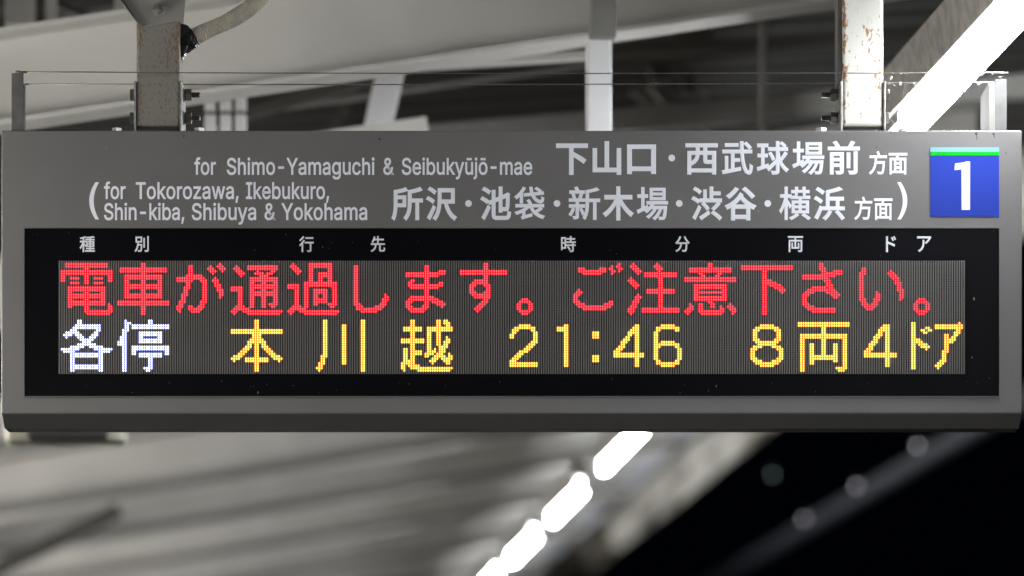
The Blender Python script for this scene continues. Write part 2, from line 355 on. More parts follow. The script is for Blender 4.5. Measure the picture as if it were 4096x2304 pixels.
    'Seibukyūjō-mae': '224,-9 188,-7 156,-1 128,9 102,23 81,40 64,60 51,83 42,109 38,137 104,137 108,118 114,102 123,88 136,76 150,66 166,59 185,53 204,50 224,49 246,50 267,54 286,60 303,69 317,79 329,92 338,106 344,122 346,139 344,154 340,168 332,179 322,189 310,197 296,205 245,222 184,239 145,253 112,269 86,289 67,313 56,341 52,372 54,400 62,425 75,448 92,468 113,484 138,498 165,508 195,514 227,516 259,514 289,508 316,498 340,484 360,468 377,449 390,427 398,403 401,378 337,378 332,402 320,421 302,437 280,449 254,456 225,459 204,457 185,454 167,448 152,440 139,430 129,418 121,405 117,391 115,376 117,359 122,345 131,334 142,324 155,315 169,308 212,293 264,279 312,264 328,256 344,248 359,238 372,226 384,213 395,198 402,180 407,161 408,139 406,112 399,87 386,64 370,43 349,25 323,11 294,0 261,-7|659,-8 623,-5 592,3 564,16 539,35 519,58 502,85 490,116 483,150 481,187 483,224 490,258 502,290 518,317 538,340 562,359 589,373 619,382 652,384 672,383 693,380 712,374 731,366 749,355 766,341 781,324 793,305 804,282 811,256 816,227 818,194 818,169 521,169 521,221 785,221 756,202 755,226 751,248 744,269 735,286 723,301 709,314 692,323 673,328 652,330 630,328 610,323 593,313 578,301 565,286 555,270 548,251 544,231 543,211 543,178 544,151 549,127 557,106 568,88 582,73 598,61 616,53 636,48 659,46 674,47 687,49 700,53 712,58 723,65 732,73 740,82 747,93 752,105 812,91 804,72 794,55 782,39 766,26 749,14 729,4 707,-3 684,-7|903,0 903,379 964,379 964,0|934,443 923,444 913,448 904,455 897,463 893,472 892,483 893,494 897,504 904,512 913,518 923,522 934,524 945,522 955,518 964,512 971,504 975,494 977,483 975,472 971,463 964,455 955,448 945,444|1247,-8 1225,-7 1206,-3 1189,4 1176,12 1164,21 1155,31 1135,59 1129,59 1129,0 1070,0 1070,509 1131,509 1131,319 1135,319 1154,346 1164,355 1175,364 1188,373 1205,379 1224,383 1246,384 1277,382 1305,374 1330,361 1352,342 1371,320 1387,293 1398,261 1405,227 1407,189 1405,151 1398,116 1387,84 1372,57 1353,34 1330,16 1305,3 1277,-6|1237,47 1259,49 1279,55 1297,66 1311,80 1323,97 1333,117 1340,139 1344,163 1345,189 1344,215 1340,239 1333,261 1324,281 1312,298 1297,311 1280,322 1260,328 1237,330 1215,328 1195,322 1178,312 1164,299 1152,282 1142,263 1135,241 1131,216 1130,189 1131,162 1135,138 1142,115 1152,95 1164,78 1179,65 1196,55 1215,49|1624,-5 1599,-3 1577,2 1556,11 1538,23 1523,39 1511,59 1501,82 1496,109 1494,139 1494,379 1555,379 1555,144 1558,117 1565,94 1578,75 1596,61 1617,53 1642,50 1659,51 1675,55 1691,62 1704,71 1715,83 1725,97 1732,113 1736,132 1737,153 1737,379 1799,379 1799,0 1740,0 1740,92 1749,92 1735,60 1719,35 1699,17 1676,5 1651,-3|1961,137 1961,212 1972,212 2136,379 2212,379 2036,199 2029,199|1904,0 1904,509 1965,509 1965,0|2145,0 1999,186 2043,229 2224,0|2280,-139 2294,-86 2304,-87 2315,-89 2326,-90 2336,-89 2345,-86 2354,-81 2362,-74 2370,-64 2377,-51 2383,-36 2395,-1 2250,379 2316,379 2397,155 2419,87 2438,21 2416,21 2435,87 2456,155 2537,379 2604,379 2436,-58 2428,-77 2419,-93 2409,-107 2397,-119 2385,-128 2371,-136 2357,-141 2341,-144 2324,-145 2297,-143|2804,-5 2779,-3 2757,2 2736,11 2718,23 2703,39 2691,59 2681,82 2676,109 2674,139 2674,379 2735,379 2735,144 2738,117 2745,94 2758,75 2776,61 2797,53 2821,50 2839,51 2855,55 2870,62 2884,71 2895,83 2905,97 2912,113 2916,132 2917,153 2917,379 2978,379 2978,0 2919,0 2919,92 2929,92 2915,60 2898,35 2878,17 2856,5 2831,-3|2921,506 2921,458 2732,458 2732,506|3084,379 3145,379 3145,-30 3144,-52 3140,-72 3133,-90 3123,-106 3111,-119 3096,-129 3078,-137 3058,-141 3035,-143 3022,-143 3022,-87 3033,-87 3049,-85 3062,-80 3072,-72 3079,-61 3083,-46 3084,-29|3115,443 3104,444 3094,448 3085,455 3078,463 3074,472 3072,483 3074,494 3078,504 3085,512 3094,518 3104,522 3115,524 3126,522 3136,518 3145,512 3152,504 3156,494 3157,483 3156,472 3152,463 3145,455 3136,448 3126,444|3405,-8 3372,-5 3342,3 3315,16 3291,35 3270,58 3254,85 3242,116 3235,150 3232,187 3235,225 3242,260 3254,291 3270,318 3291,341 3315,360 3342,374 3372,382 3405,384 3439,382 3469,374 3497,360 3521,341 3541,318 3557,291 3569,260 3577,225 3579,187 3577,150 3569,116 3557,85 3541,58 3521,35 3497,16 3469,3 3439,-5|3405,46 3429,49 3450,55 3468,66 3483,80 3496,97 3505,117 3512,139 3516,163 3517,187 3516,212 3512,236 3505,258 3496,278 3483,296 3468,310 3450,321 3429,328 3405,330 3382,328 3361,321 3343,310 3328,296 3316,278 3306,258 3300,236 3296,212 3294,187 3296,163 3300,139 3306,117 3316,97 3328,80 3343,66 3361,55 3382,49|3500,506 3500,458 3311,458 3311,506|3950,244 3950,188 3727,188 3727,244|4119,0 4119,379 4178,379 4179,295 4174,295 4180,314 4188,331 4199,346 4211,358 4224,368 4238,376 4254,382 4269,385 4285,386 4312,383 4334,375 4354,361 4369,342 4380,320 4387,295 4379,295 4384,312 4393,329 4403,343 4416,356 4431,366 4447,375 4465,381 4483,385 4503,386 4524,385 4544,380 4563,372 4580,361 4595,346 4607,328 4616,307 4621,283 4623,255 4623,0 4562,0 4562,254 4559,279 4552,298 4539,313 4522,323 4504,329 4485,330 4468,329 4454,326 4440,320 4429,312 4419,302 4412,290 4406,277 4403,263 4402,247 4402,0 4340,0 4340,260 4338,280 4331,297 4319,311 4304,322 4286,328 4266,330 4251,329 4237,326 4224,320 4212,312 4201,302 4192,289 4185,274 4181,257 4180,238 4180,0|4836,-9 4813,-7 4791,-3 4770,5 4752,15 4736,29 4724,45 4714,63 4708,84 4706,108 4708,128 4712,146 4719,161 4729,174 4740,184 4753,193 4768,200 4784,206 4801,211 4854,220 4910,227 4923,229 4933,231 4941,235 4947,240 4950,246 4952,255 4952,257 4951,272 4948,285 4943,297 4936,307 4927,315 4916,322 4903,327 4888,330 4872,331 4854,330 4839,327 4825,322 4813,316 4803,309 4794,301 4786,292 4780,283 4776,274 4717,291 4727,313 4740,331 4755,346 4771,358 4790,368 4809,375 4829,380 4849,383 4870,384 4915,379 4931,375 4947,369 4962,360 4976,350 4988,336 4998,320 5006,301 5011,278 5013,251 5013,0 4953,0 4953,52 4948,52 4928,25 4918,16 4905,8 4891,1 4875,-4 4857,-7|4846,45 4868,47 4887,51 4904,59 4918,68 4930,80 4939,93 4946,108 4950,122 4952,138 4952,190 4935,182 4907,176 4876,171 4851,168 4810,159 4798,153 4788,147 4779,139 4773,130 4769,118 4768,105 4769,93 4772,82 4778,72 4785,64 4795,57 4806,52 4818,48 4832,46|5277,-8 5242,-5 5210,3 5182,16 5158,35 5137,58 5121,85 5109,116 5102,150 5099,187 5102,224 5109,258 5121,290 5137,317 5156,340 5180,359 5207,373 5237,382 5270,384 5291,383 5311,380 5331,374 5350,366 5368,355 5384,341 5399,324 5412,305 5422,282 5430,256 5435,227 5436,194 5436,169 5140,169 5140,221 5403,221 5375,202 5374,226 5370,248 5363,269 5354,286 5342,301 5328,314 5311,323 5292,328 5270,330 5249,328 5229,323 5212,313 5197,301 5184,286 5174,270 5167,251 5163,231 5161,211 5161,178 5163,151 5168,127 5176,106 5187,88 5200,73 5216,61 5235,53 5255,48 5278,46 5292,47 5306,49 5319,53 5331,58 5341,65 5351,73 5359,82 5366,93 5371,105 5430,91 5423,72 5413,55 5400,39 5385,26 5367,14 5348,4 5326,-3 5303,-7',
    'Tokorozawa,': '32,452 32,509 417,509 417,452 257,452 257,0 193,0 193,452|656,-8 623,-5 593,3 565,16 541,35 521,58 505,85 492,116 485,150 483,187 485,225 492,260 505,291 521,318 541,341 565,360 593,374 623,382 656,384 689,382 720,374 747,360 771,341 792,318 808,291 820,260 827,225 830,187 827,150 820,116 808,85 792,58 771,35 747,16 720,3 689,-5|656,46 680,49 701,55 719,66 734,80 746,97 756,117 762,139 766,163 768,187 766,212 762,236 756,258 746,278 734,296 719,310 701,321 680,328 656,330 632,328 612,321 594,310 579,296 566,278 557,258 550,236 546,212 545,187 546,163 550,139 557,117 566,97 579,80 594,66 612,55 632,49|974,137 974,212 984,212 1148,379 1224,379 1048,199 1041,199|916,0 916,509 977,509 977,0|1158,0 1012,186 1055,229 1236,0|1452,-8 1419,-5 1389,3 1361,16 1337,35 1317,58 1300,85 1288,116 1281,150 1279,187 1281,225 1288,260 1300,291 1317,318 1337,341 1361,360 1389,374 1419,382 1452,384 1485,382 1515,374 1543,360 1567,341 1587,318 1604,291 1616,260 1623,225 1625,187 1623,150 1616,116 1604,85 1587,58 1567,35 1543,16 1515,3 1485,-5|1452,46 1476,49 1497,55 1515,66 1530,80 1542,97 1552,117 1558,139 1562,163 1564,187 1562,212 1558,236 1552,258 1542,278 1530,296 1515,310 1497,321 1476,328 1452,330 1428,328 1407,321 1390,310 1375,296 1362,278 1353,258 1346,236 1342,212 1341,187 1342,163 1346,139 1353,117 1362,97 1375,80 1390,66 1407,55 1428,49|1712,0 1712,379 1771,379 1771,321 1775,321 1784,339 1796,354 1812,367 1831,377 1851,383 1873,385 1889,384 1903,384 1903,322 1890,324 1867,326 1849,324 1833,321 1819,315 1806,306 1795,296 1785,284 1779,269 1775,254 1773,237 1773,0|2126,-8 2093,-5 2063,3 2036,16 2011,35 1991,58 1975,85 1963,116 1955,150 1953,187 1955,225 1963,260 1975,291 1991,318 2011,341 2036,360 2063,374 2093,382 2126,384 2159,382 2190,374 2217,360 2241,341 2262,318 2278,291 2290,260 2297,225 2300,187 2297,150 2290,116 2278,85 2262,58 2241,35 2217,16 2190,3 2159,-5|2126,46 2150,49 2171,55 2189,66 2204,80 2216,97 2226,117 2233,139 2237,163 2238,187 2237,212 2233,236 2226,258 2216,278 2204,296 2189,310 2171,321 2150,328 2126,330 2102,328 2082,321 2064,310 2049,296 2037,278 2027,258 2020,236 2016,212 2015,187 2016,163 2020,139 2027,117 2037,97 2049,80 2064,66 2082,55 2102,49|2376,0 2376,46 2588,320 2588,323 2382,323 2382,379 2666,379 2666,331 2460,60 2460,56 2673,56 2673,0|2874,-9 2851,-7 2829,-3 2809,5 2790,15 2775,29 2762,45 2752,63 2747,84 2745,108 2746,128 2750,146 2757,161 2767,174 2778,184 2792,193 2807,200 2823,206 2840,211 2892,220 2948,227 2961,229 2971,231 2980,235 2985,240 2989,246 2990,255 2990,257 2989,272 2986,285 2981,297 2974,307 2965,315 2954,322 2941,327 2926,330 2910,331 2893,330 2877,327 2863,322 2851,316 2841,309 2832,301 2825,292 2819,283 2814,274 2755,291 2765,313 2778,331 2793,346 2810,358 2828,368 2847,375 2867,380 2888,383 2908,384 2953,379 2969,375 2985,369 3000,360 3014,350 3026,336 3037,320 3044,301 3049,278 3051,251 3051,0 2991,0 2991,52 2987,52 2966,25 2956,16 2944,8 2929,1 2913,-4 2895,-7|2885,45 2906,47 2925,51 2942,59 2956,68 2968,80 2978,93 2984,108 2988,122 2990,138 2990,190 2974,182 2946,176 2914,171 2890,168 2849,159 2837,153 2826,147 2818,139 2811,130 2807,118 2806,105 2807,93 2811,82 2816,72 2824,64 2833,57 2844,52 2856,48 2870,46|3241,0 3126,379 3191,379 3237,214 3257,137 3279,41 3268,41 3289,135 3310,214 3355,379 3420,379 3465,214 3485,136 3506,41 3495,41 3516,135 3537,214 3583,379 3648,379 3533,0 3472,0 3422,172 3408,225 3394,280 3380,338 3394,338 3380,280 3366,225 3351,172 3302,0|3830,-9 3807,-7 3785,-3 3765,5 3747,15 3731,29 3718,45 3709,63 3703,84 3701,108 3702,128 3707,146 3714,161 3723,174 3735,184 3748,193 3763,200 3779,206 3796,211 3849,220 3904,227 3917,229 3928,231 3936,235 3942,240 3945,246 3946,255 3946,257 3945,272 3942,285 3937,297 3930,307 3921,315 3910,322 3898,327 3883,330 3866,331 3849,330 3834,327 3820,322 3808,316 3797,309 3788,301 3781,292 3775,283 3771,274 3712,291 3722,313 3734,331 3749,346 3766,358 3784,368 3804,375 3824,380 3844,383 3864,384 3910,379 3926,375 3941,369 3956,360 3970,350 3982,336 3993,320 4001,301 4006,278 4007,251 4007,0 3947,0 3947,52 3943,52 3922,25 3912,16 3900,8 3886,1 3870,-4 3851,-7|3841,45 3862,47 3882,51 3898,59 3913,68 3925,80 3934,93 3941,108 3945,122 3946,138 3946,190 3930,182 3902,176 3871,171 3846,168 3805,159 3793,153 3783,147 3774,139 3768,130 3764,118 3762,105 3763,93 3767,82 3772,72 3780,64 3789,57 3800,52 3813,48 3826,46|4097,-119 4127,71 4197,71 4144,-119',
    'Ikebukuro,': '31,0 31,57 118,57 118,452 31,452 31,509 269,509 269,452 183,452 183,57 269,57 269,0|410,137 410,212 421,212 585,379 661,379 484,199 478,199|353,0 353,509 414,509 414,0|594,0 448,186 492,229 673,0|893,-8 858,-5 826,3 798,16 774,35 753,58 737,85 725,116 718,150 715,187 718,224 725,258 736,290 752,317 772,340 796,359 823,373 853,382 886,384 907,383 927,380 947,374 966,366 984,355 1000,341 1015,324 1028,305 1038,282 1046,256 1051,227 1052,194 1052,169 756,169 756,221 1019,221 991,202 989,226 985,248 979,269 970,286 958,301 944,314 927,323 908,328 886,330 864,328 845,323 827,313 812,301 800,286 790,270 783,251 778,231 777,211 777,178 779,151 784,127 792,106 803,88 816,73 832,61 851,53 871,48 893,46 908,47 922,49 935,53 947,58 957,65 967,73 975,82 981,93 987,105 1046,91 1039,72 1029,55 1016,39 1001,26 983,14 964,4 942,-3 918,-7|1314,-8 1293,-7 1274,-3 1257,4 1244,12 1232,21 1223,31 1203,59 1197,59 1197,0 1138,0 1138,509 1199,509 1199,319 1203,319 1222,346 1232,355 1243,364 1256,373 1273,379 1292,383 1314,384 1345,382 1372,374 1398,361 1420,342 1439,320 1455,293 1466,261 1473,227 1475,189 1473,151 1466,116 1455,84 1440,57 1421,34 1398,16 1373,3 1345,-6|1305,47 1327,49 1347,55 1364,66 1379,80 1391,97 1401,117 1408,139 1412,163 1413,189 1412,215 1408,239 1401,261 1392,281 1380,298 1365,311 1347,322 1328,328 1305,330 1283,328 1263,322 1246,312 1232,299 1219,282 1210,263 1203,241 1199,216 1198,189 1199,162 1203,138 1210,115 1220,95 1232,78 1247,65 1264,55 1283,49|1692,-5 1667,-3 1645,2 1624,11 1606,23 1591,39 1579,59 1569,82 1564,109 1562,139 1562,379 1623,379 1623,144 1626,117 1633,94 1646,75 1664,61 1685,53 1709,50 1727,51 1743,55 1758,62 1772,71 1783,83 1793,97 1800,113 1804,132 1805,153 1805,379 1867,379 1867,0 1807,0 1807,92 1817,92 1803,60 1786,35 1766,17 1744,5 1719,-3|2029,137 2029,212 2040,212 2204,379 2280,379 2103,199 2097,199|1972,0 1972,509 2033,509 2033,0|2213,0 2067,186 2111,229 2292,0|2482,-5 2458,-3 2435,2 2415,11 2397,23 2382,39 2369,59 2360,82 2355,109 2353,139 2353,379 2414,379 2414,144 2416,117 2424,94 2437,75 2454,61 2475,53 2500,50 2518,51 2534,55 2549,62 2563,71 2574,83 2583,97 2590,113 2595,132 2596,153 2596,379 2657,379 2657,0 2598,0 2598,92 2607,92 2594,60 2577,35 2557,17 2534,5 2510,-3|2763,0 2763,379 2822,379 2822,321 2826,321 2834,339 2847,354 2863,367 2881,377 2901,383 2923,385 2939,384 2954,384 2954,322 2940,324 2917,326 2900,324 2884,321 2869,315 2856,306 2845,296 2836,284 2829,269 2825,254 2824,237 2824,0|3177,-8 3144,-5 3113,3 3086,16 3062,35 3042,58 3025,85 3013,116 3006,150 3003,187 3006,225 3013,260 3025,291 3042,318 3062,341 3086,360 3113,374 3144,382 3177,384 3210,382 3240,374 3268,360 3292,341 3312,318 3329,291 3341,260 3348,225 3350,187 3348,150 3341,116 3329,85 3312,58 3292,35 3268,16 3240,3 3210,-5|3177,46 3201,49 3222,55 3240,66 3255,80 3267,97 3276,117 3283,139 3287,163 3288,187 3287,212 3283,236 3276,258 3267,278 3255,296 3240,310 3222,321 3201,328 3177,330 3153,328 3132,321 3114,310 3099,296 3087,278 3078,258 3071,236 3067,212 3066,187 3067,163 3071,139 3078,117 3087,97 3099,80 3114,66 3132,55 3153,49|3422,-119 3452,71 3521,71 3469,-119',
    'Shin-kiba,': '224,-9 188,-7 156,-1 128,9 102,23 81,40 64,60 51,83 42,109 38,137 104,137 108,118 114,102 123,88 136,76 150,66 166,59 185,53 204,50 224,49 246,50 267,54 286,60 303,69 317,79 329,92 338,106 344,122 346,139 344,154 340,168 332,179 322,189 310,197 296,205 245,222 184,239 145,253 112,269 86,289 67,313 56,341 52,372 54,400 62,425 75,448 92,468 113,484 138,498 165,508 195,514 227,516 259,514 289,508 316,498 340,484 360,468 377,449 390,427 398,403 401,378 337,378 332,402 320,421 302,437 280,449 254,456 225,459 204,457 185,454 167,448 152,440 139,430 129,418 121,405 117,391 115,376 117,359 122,345 131,334 142,324 155,315 169,308 212,293 264,279 312,264 328,256 344,248 359,238 372,226 384,213 395,198 402,180 407,161 408,139 406,112 399,87 386,64 370,43 349,25 323,11 294,0 261,-7|560,227 560,0 499,0 499,509 560,509 560,287 549,287 562,319 579,344 599,362 621,374 646,382 674,384 699,383 721,377 742,369 760,356 775,340 787,321 796,298 802,271 804,240 804,0 743,0 743,235 740,263 732,286 720,304 702,318 681,326 657,329 639,328 623,324 607,317 594,308 582,297 573,283 566,266 562,248|909,0 909,379 970,379 970,0|940,443 929,444 919,448 910,455 903,463 899,472 898,483 899,494 903,504 910,512 919,518 929,522 940,524 952,522 962,518 970,512 977,504 982,494 983,483 982,472 977,463 970,455 962,448 952,444|1137,227 1137,0 1076,0 1076,379 1135,379 1135,287 1126,287 1139,319 1155,344 1175,362 1198,374 1223,382 1251,384 1275,383 1298,377 1318,369 1336,356 1351,340 1364,321 1373,298 1378,271 1380,240 1380,0 1319,0 1319,235 1317,263 1309,286 1296,304 1279,318 1258,326 1233,329 1216,328 1199,324 1184,317 1170,308 1159,297 1150,283 1143,266 1138,248|1770,244 1770,188 1547,188 1547,244|1996,137 1996,212 2006,212 2170,379 2246,379 2070,199 2063,199|1939,0 1939,509 2000,509 2000,0|2180,0 2034,186 2077,229 2258,0|2319,0 2319,379 2380,379 2380,0|2350,443 2339,444 2329,448 2320,455 2313,463 2309,472 2308,483 2309,494 2313,504 2320,512 2329,518 2339,522 2350,524 2362,522 2372,518 2381,512 2387,504 2392,494 2393,483 2392,472 2387,463 2381,455 2372,448 2362,444|2663,-8 2641,-7 2622,-3 2606,4 2592,12 2580,21 2571,31 2551,59 2545,59 2545,0 2486,0 2486,509 2547,509 2547,319 2551,319 2571,346 2580,355 2591,364 2605,373 2621,379 2640,383 2662,384 2693,382 2721,374 2746,361 2769,342 2788,320 2803,293 2814,261 2821,227 2823,189 2821,151 2814,116 2803,84 2788,57 2769,34 2747,16 2721,3 2693,-6|2653,47 2676,49 2695,55 2713,66 2727,80 2740,97 2749,117 2756,139 2760,163 2761,189 2760,215 2756,239 2749,261 2740,281 2728,298 2713,311 2696,322 2676,328 2653,330 2631,328 2612,322 2594,312 2580,299 2568,282 2558,263 2551,241 2547,216 2546,189 2547,162 2551,138 2558,115 2568,95 2580,78 2595,65 2612,55 2632,49|3017,-9 2994,-7 2972,-3 2952,5 2934,15 2918,29 2905,45 2896,63 2890,84 2888,108 2889,128 2894,146 2901,161 2910,174 2922,184 2935,193 2950,200 2966,206 2983,211 3036,220 3091,227 3104,229 3115,231 3123,235 3129,240 3132,246 3133,255 3133,257 3132,272 3129,285 3124,297 3117,307 3108,315 3097,322 3085,327 3070,330 3053,331 3036,330 3021,327 3007,322 2995,316 2984,309 2975,301 2968,292 2962,283 2958,274 2899,291 2909,313 2921,331 2936,346 2953,358 2971,368 2991,375 3011,380 3031,383 3052,384 3097,379 3113,375 3128,369 3143,360 3157,350 3169,336 3180,320 3188,301 3193,278 3194,251 3194,0 3134,0 3134,52 3130,52 3110,25 3099,16 3087,8 3073,1 3057,-4 3038,-7|3028,45 3050,47 3069,51 3086,59 3100,68 3112,80 3121,93 3128,108 3132,122 3133,138 3133,190 3117,182 3089,176 3058,171 3033,168 2992,159 2980,153 2970,147 2961,139 2955,130 2951,118 2949,105 2951,93 2954,82 2960,72 2967,64 2976,57 2987,52 3000,48 3013,46|3284,-119 3314,71 3384,71 3331,-119',
    'Shibuya': '224,-9 188,-7 156,-1 128,9 102,23 81,40 64,60 51,83 42,109 38,137 104,137 108,118 114,102 123,88 136,76 150,66 166,59 185,53 204,50 224,49 246,50 267,54 286,60 303,69 317,79 329,92 338,106 344,122 346,139 344,154 340,168 332,179 322,189 310,197 296,205 245,222 184,239 145,253 112,269 86,289 67,313 56,341 52,372 54,400 62,425 75,448 92,468 113,484 138,498 165,508 195,514 227,516 259,514 289,508 316,498 340,484 360,468 377,449 390,427 398,403 401,378 337,378 332,402 320,421 302,437 280,449 254,456 225,459 204,457 185,454 167,448 152,440 139,430 129,418 121,405 117,391 115,376 117,359 122,345 131,334 142,324 155,315 169,308 212,293 264,279 312,264 328,256 344,248 359,238 372,226 384,213 395,198 402,180 407,161 408,139 406,112 399,87 386,64 370,43 349,25 323,11 294,0 261,-7|560,227 560,0 499,0 499,509 560,509 560,287 549,287 562,319 579,344 599,362 621,374 646,382 674,384 699,383 721,377 742,369 760,356 775,340 787,321 796,298 802,271 804,240 804,0 743,0 743,235 740,263 732,286 720,304 702,318 681,326 657,329 639,328 623,324 607,317 594,308 582,297 573,283 566,266 562,248|909,0 909,379 970,379 970,0|940,443 929,444 919,448 910,455 903,463 899,472 898,483 899,494 903,504 910,512 919,518 929,522 940,524 952,522 962,518 970,512 977,504 982,494 983,483 982,472 977,463 970,455 962,448 952,444|1253,-8 1231,-7 1212,-3 1196,4 1182,12 1170,21 1161,31 1141,59 1135,59 1135,0 1076,0 1076,509 1137,509 1137,319 1141,319 1161,346 1170,355 1181,364 1195,373 1211,379 1230,383 1252,384 1283,382 1311,374 1336,361 1359,342 1378,320 1393,293 1404,261 1411,227 1413,189 1411,151 1404,116 1393,84 1378,57 1359,34 1336,16 1311,3 1283,-6|1243,47 1266,49 1285,55 1303,66 1317,80 1330,97 1339,117 1346,139 1350,163 1351,189 1350,215 1346,239 1339,261 1330,281 1318,298 1303,311 1286,322 1266,328 1243,330 1221,328 1202,322 1184,312 1170,299 1158,282 1148,263 1141,241 1137,216 1136,189 1137,162 1141,138 1148,115 1158,95 1170,78 1185,65 1202,55 1222,49|1630,-5 1605,-3 1583,2 1562,11 1544,23 1529,39 1517,59 1508,82 1502,109 1500,139 1500,379 1561,379 1561,144 1564,117 1572,94 1584,75 1602,61 1623,53 1648,50 1665,51 1682,55 1697,62 1710,71 1722,83 1731,97 1738,113 1742,132 1744,153 1744,379 1805,379 1805,0 1746,0 1746,92 1755,92 1741,60 1725,35 1705,17 1682,5 1657,-3|1905,-139 1919,-86 1929,-87 1940,-89 1951,-90 1961,-89 1971,-86 1980,-81 1988,-74 1995,-64 2002,-51 2008,-36 2020,-1 1875,379 1942,379 2023,155 2044,87 2063,21 2041,21 2060,87 2082,155 2163,379 2229,379 2062,-58 2054,-77 2044,-93 2034,-107 2023,-119 2010,-128 1997,-136 1982,-141 1966,-144 1949,-145 1922,-143|2407,-9 2383,-7 2362,-3 2341,5 2323,15 2307,29 2294,45 2285,63 2279,84 2277,108 2279,128 2283,146 2290,161 2300,174 2311,184 2324,193 2339,200 2355,206 2372,211 2425,220 2481,227 2494,229 2504,231 2512,235 2518,240 2521,246 2522,255 2522,257 2521,272 2518,285 2513,297 2507,307 2498,315 2487,322 2474,327 2459,330 2442,331 2425,330 2410,327 2396,322 2384,316 2373,309 2364,301 2357,292 2351,283 2347,274 2288,291 2298,313 2310,331 2325,346 2342,358 2360,368 2380,375 2400,380 2420,383 2441,384 2486,379 2502,375 2518,369 2533,360 2547,350 2559,336 2569,320 2577,301 2582,278 2583,251 2583,0 2523,0 2523,52 2519,52 2499,25 2489,16 2476,8 2462,1 2446,-4 2427,-7|2417,45 2439,47 2458,51 2475,59 2489,68 2501,80 2510,93 2517,108 2521,122 2522,138 2522,190 2506,182 2478,176 2447,171 2422,168 2381,159 2369,153 2359,147 2350,139 2344,130 2340,118 2339,105 2340,93 2343,82 2349,72 2356,64 2366,57 2377,52 2389,48 2403,46',
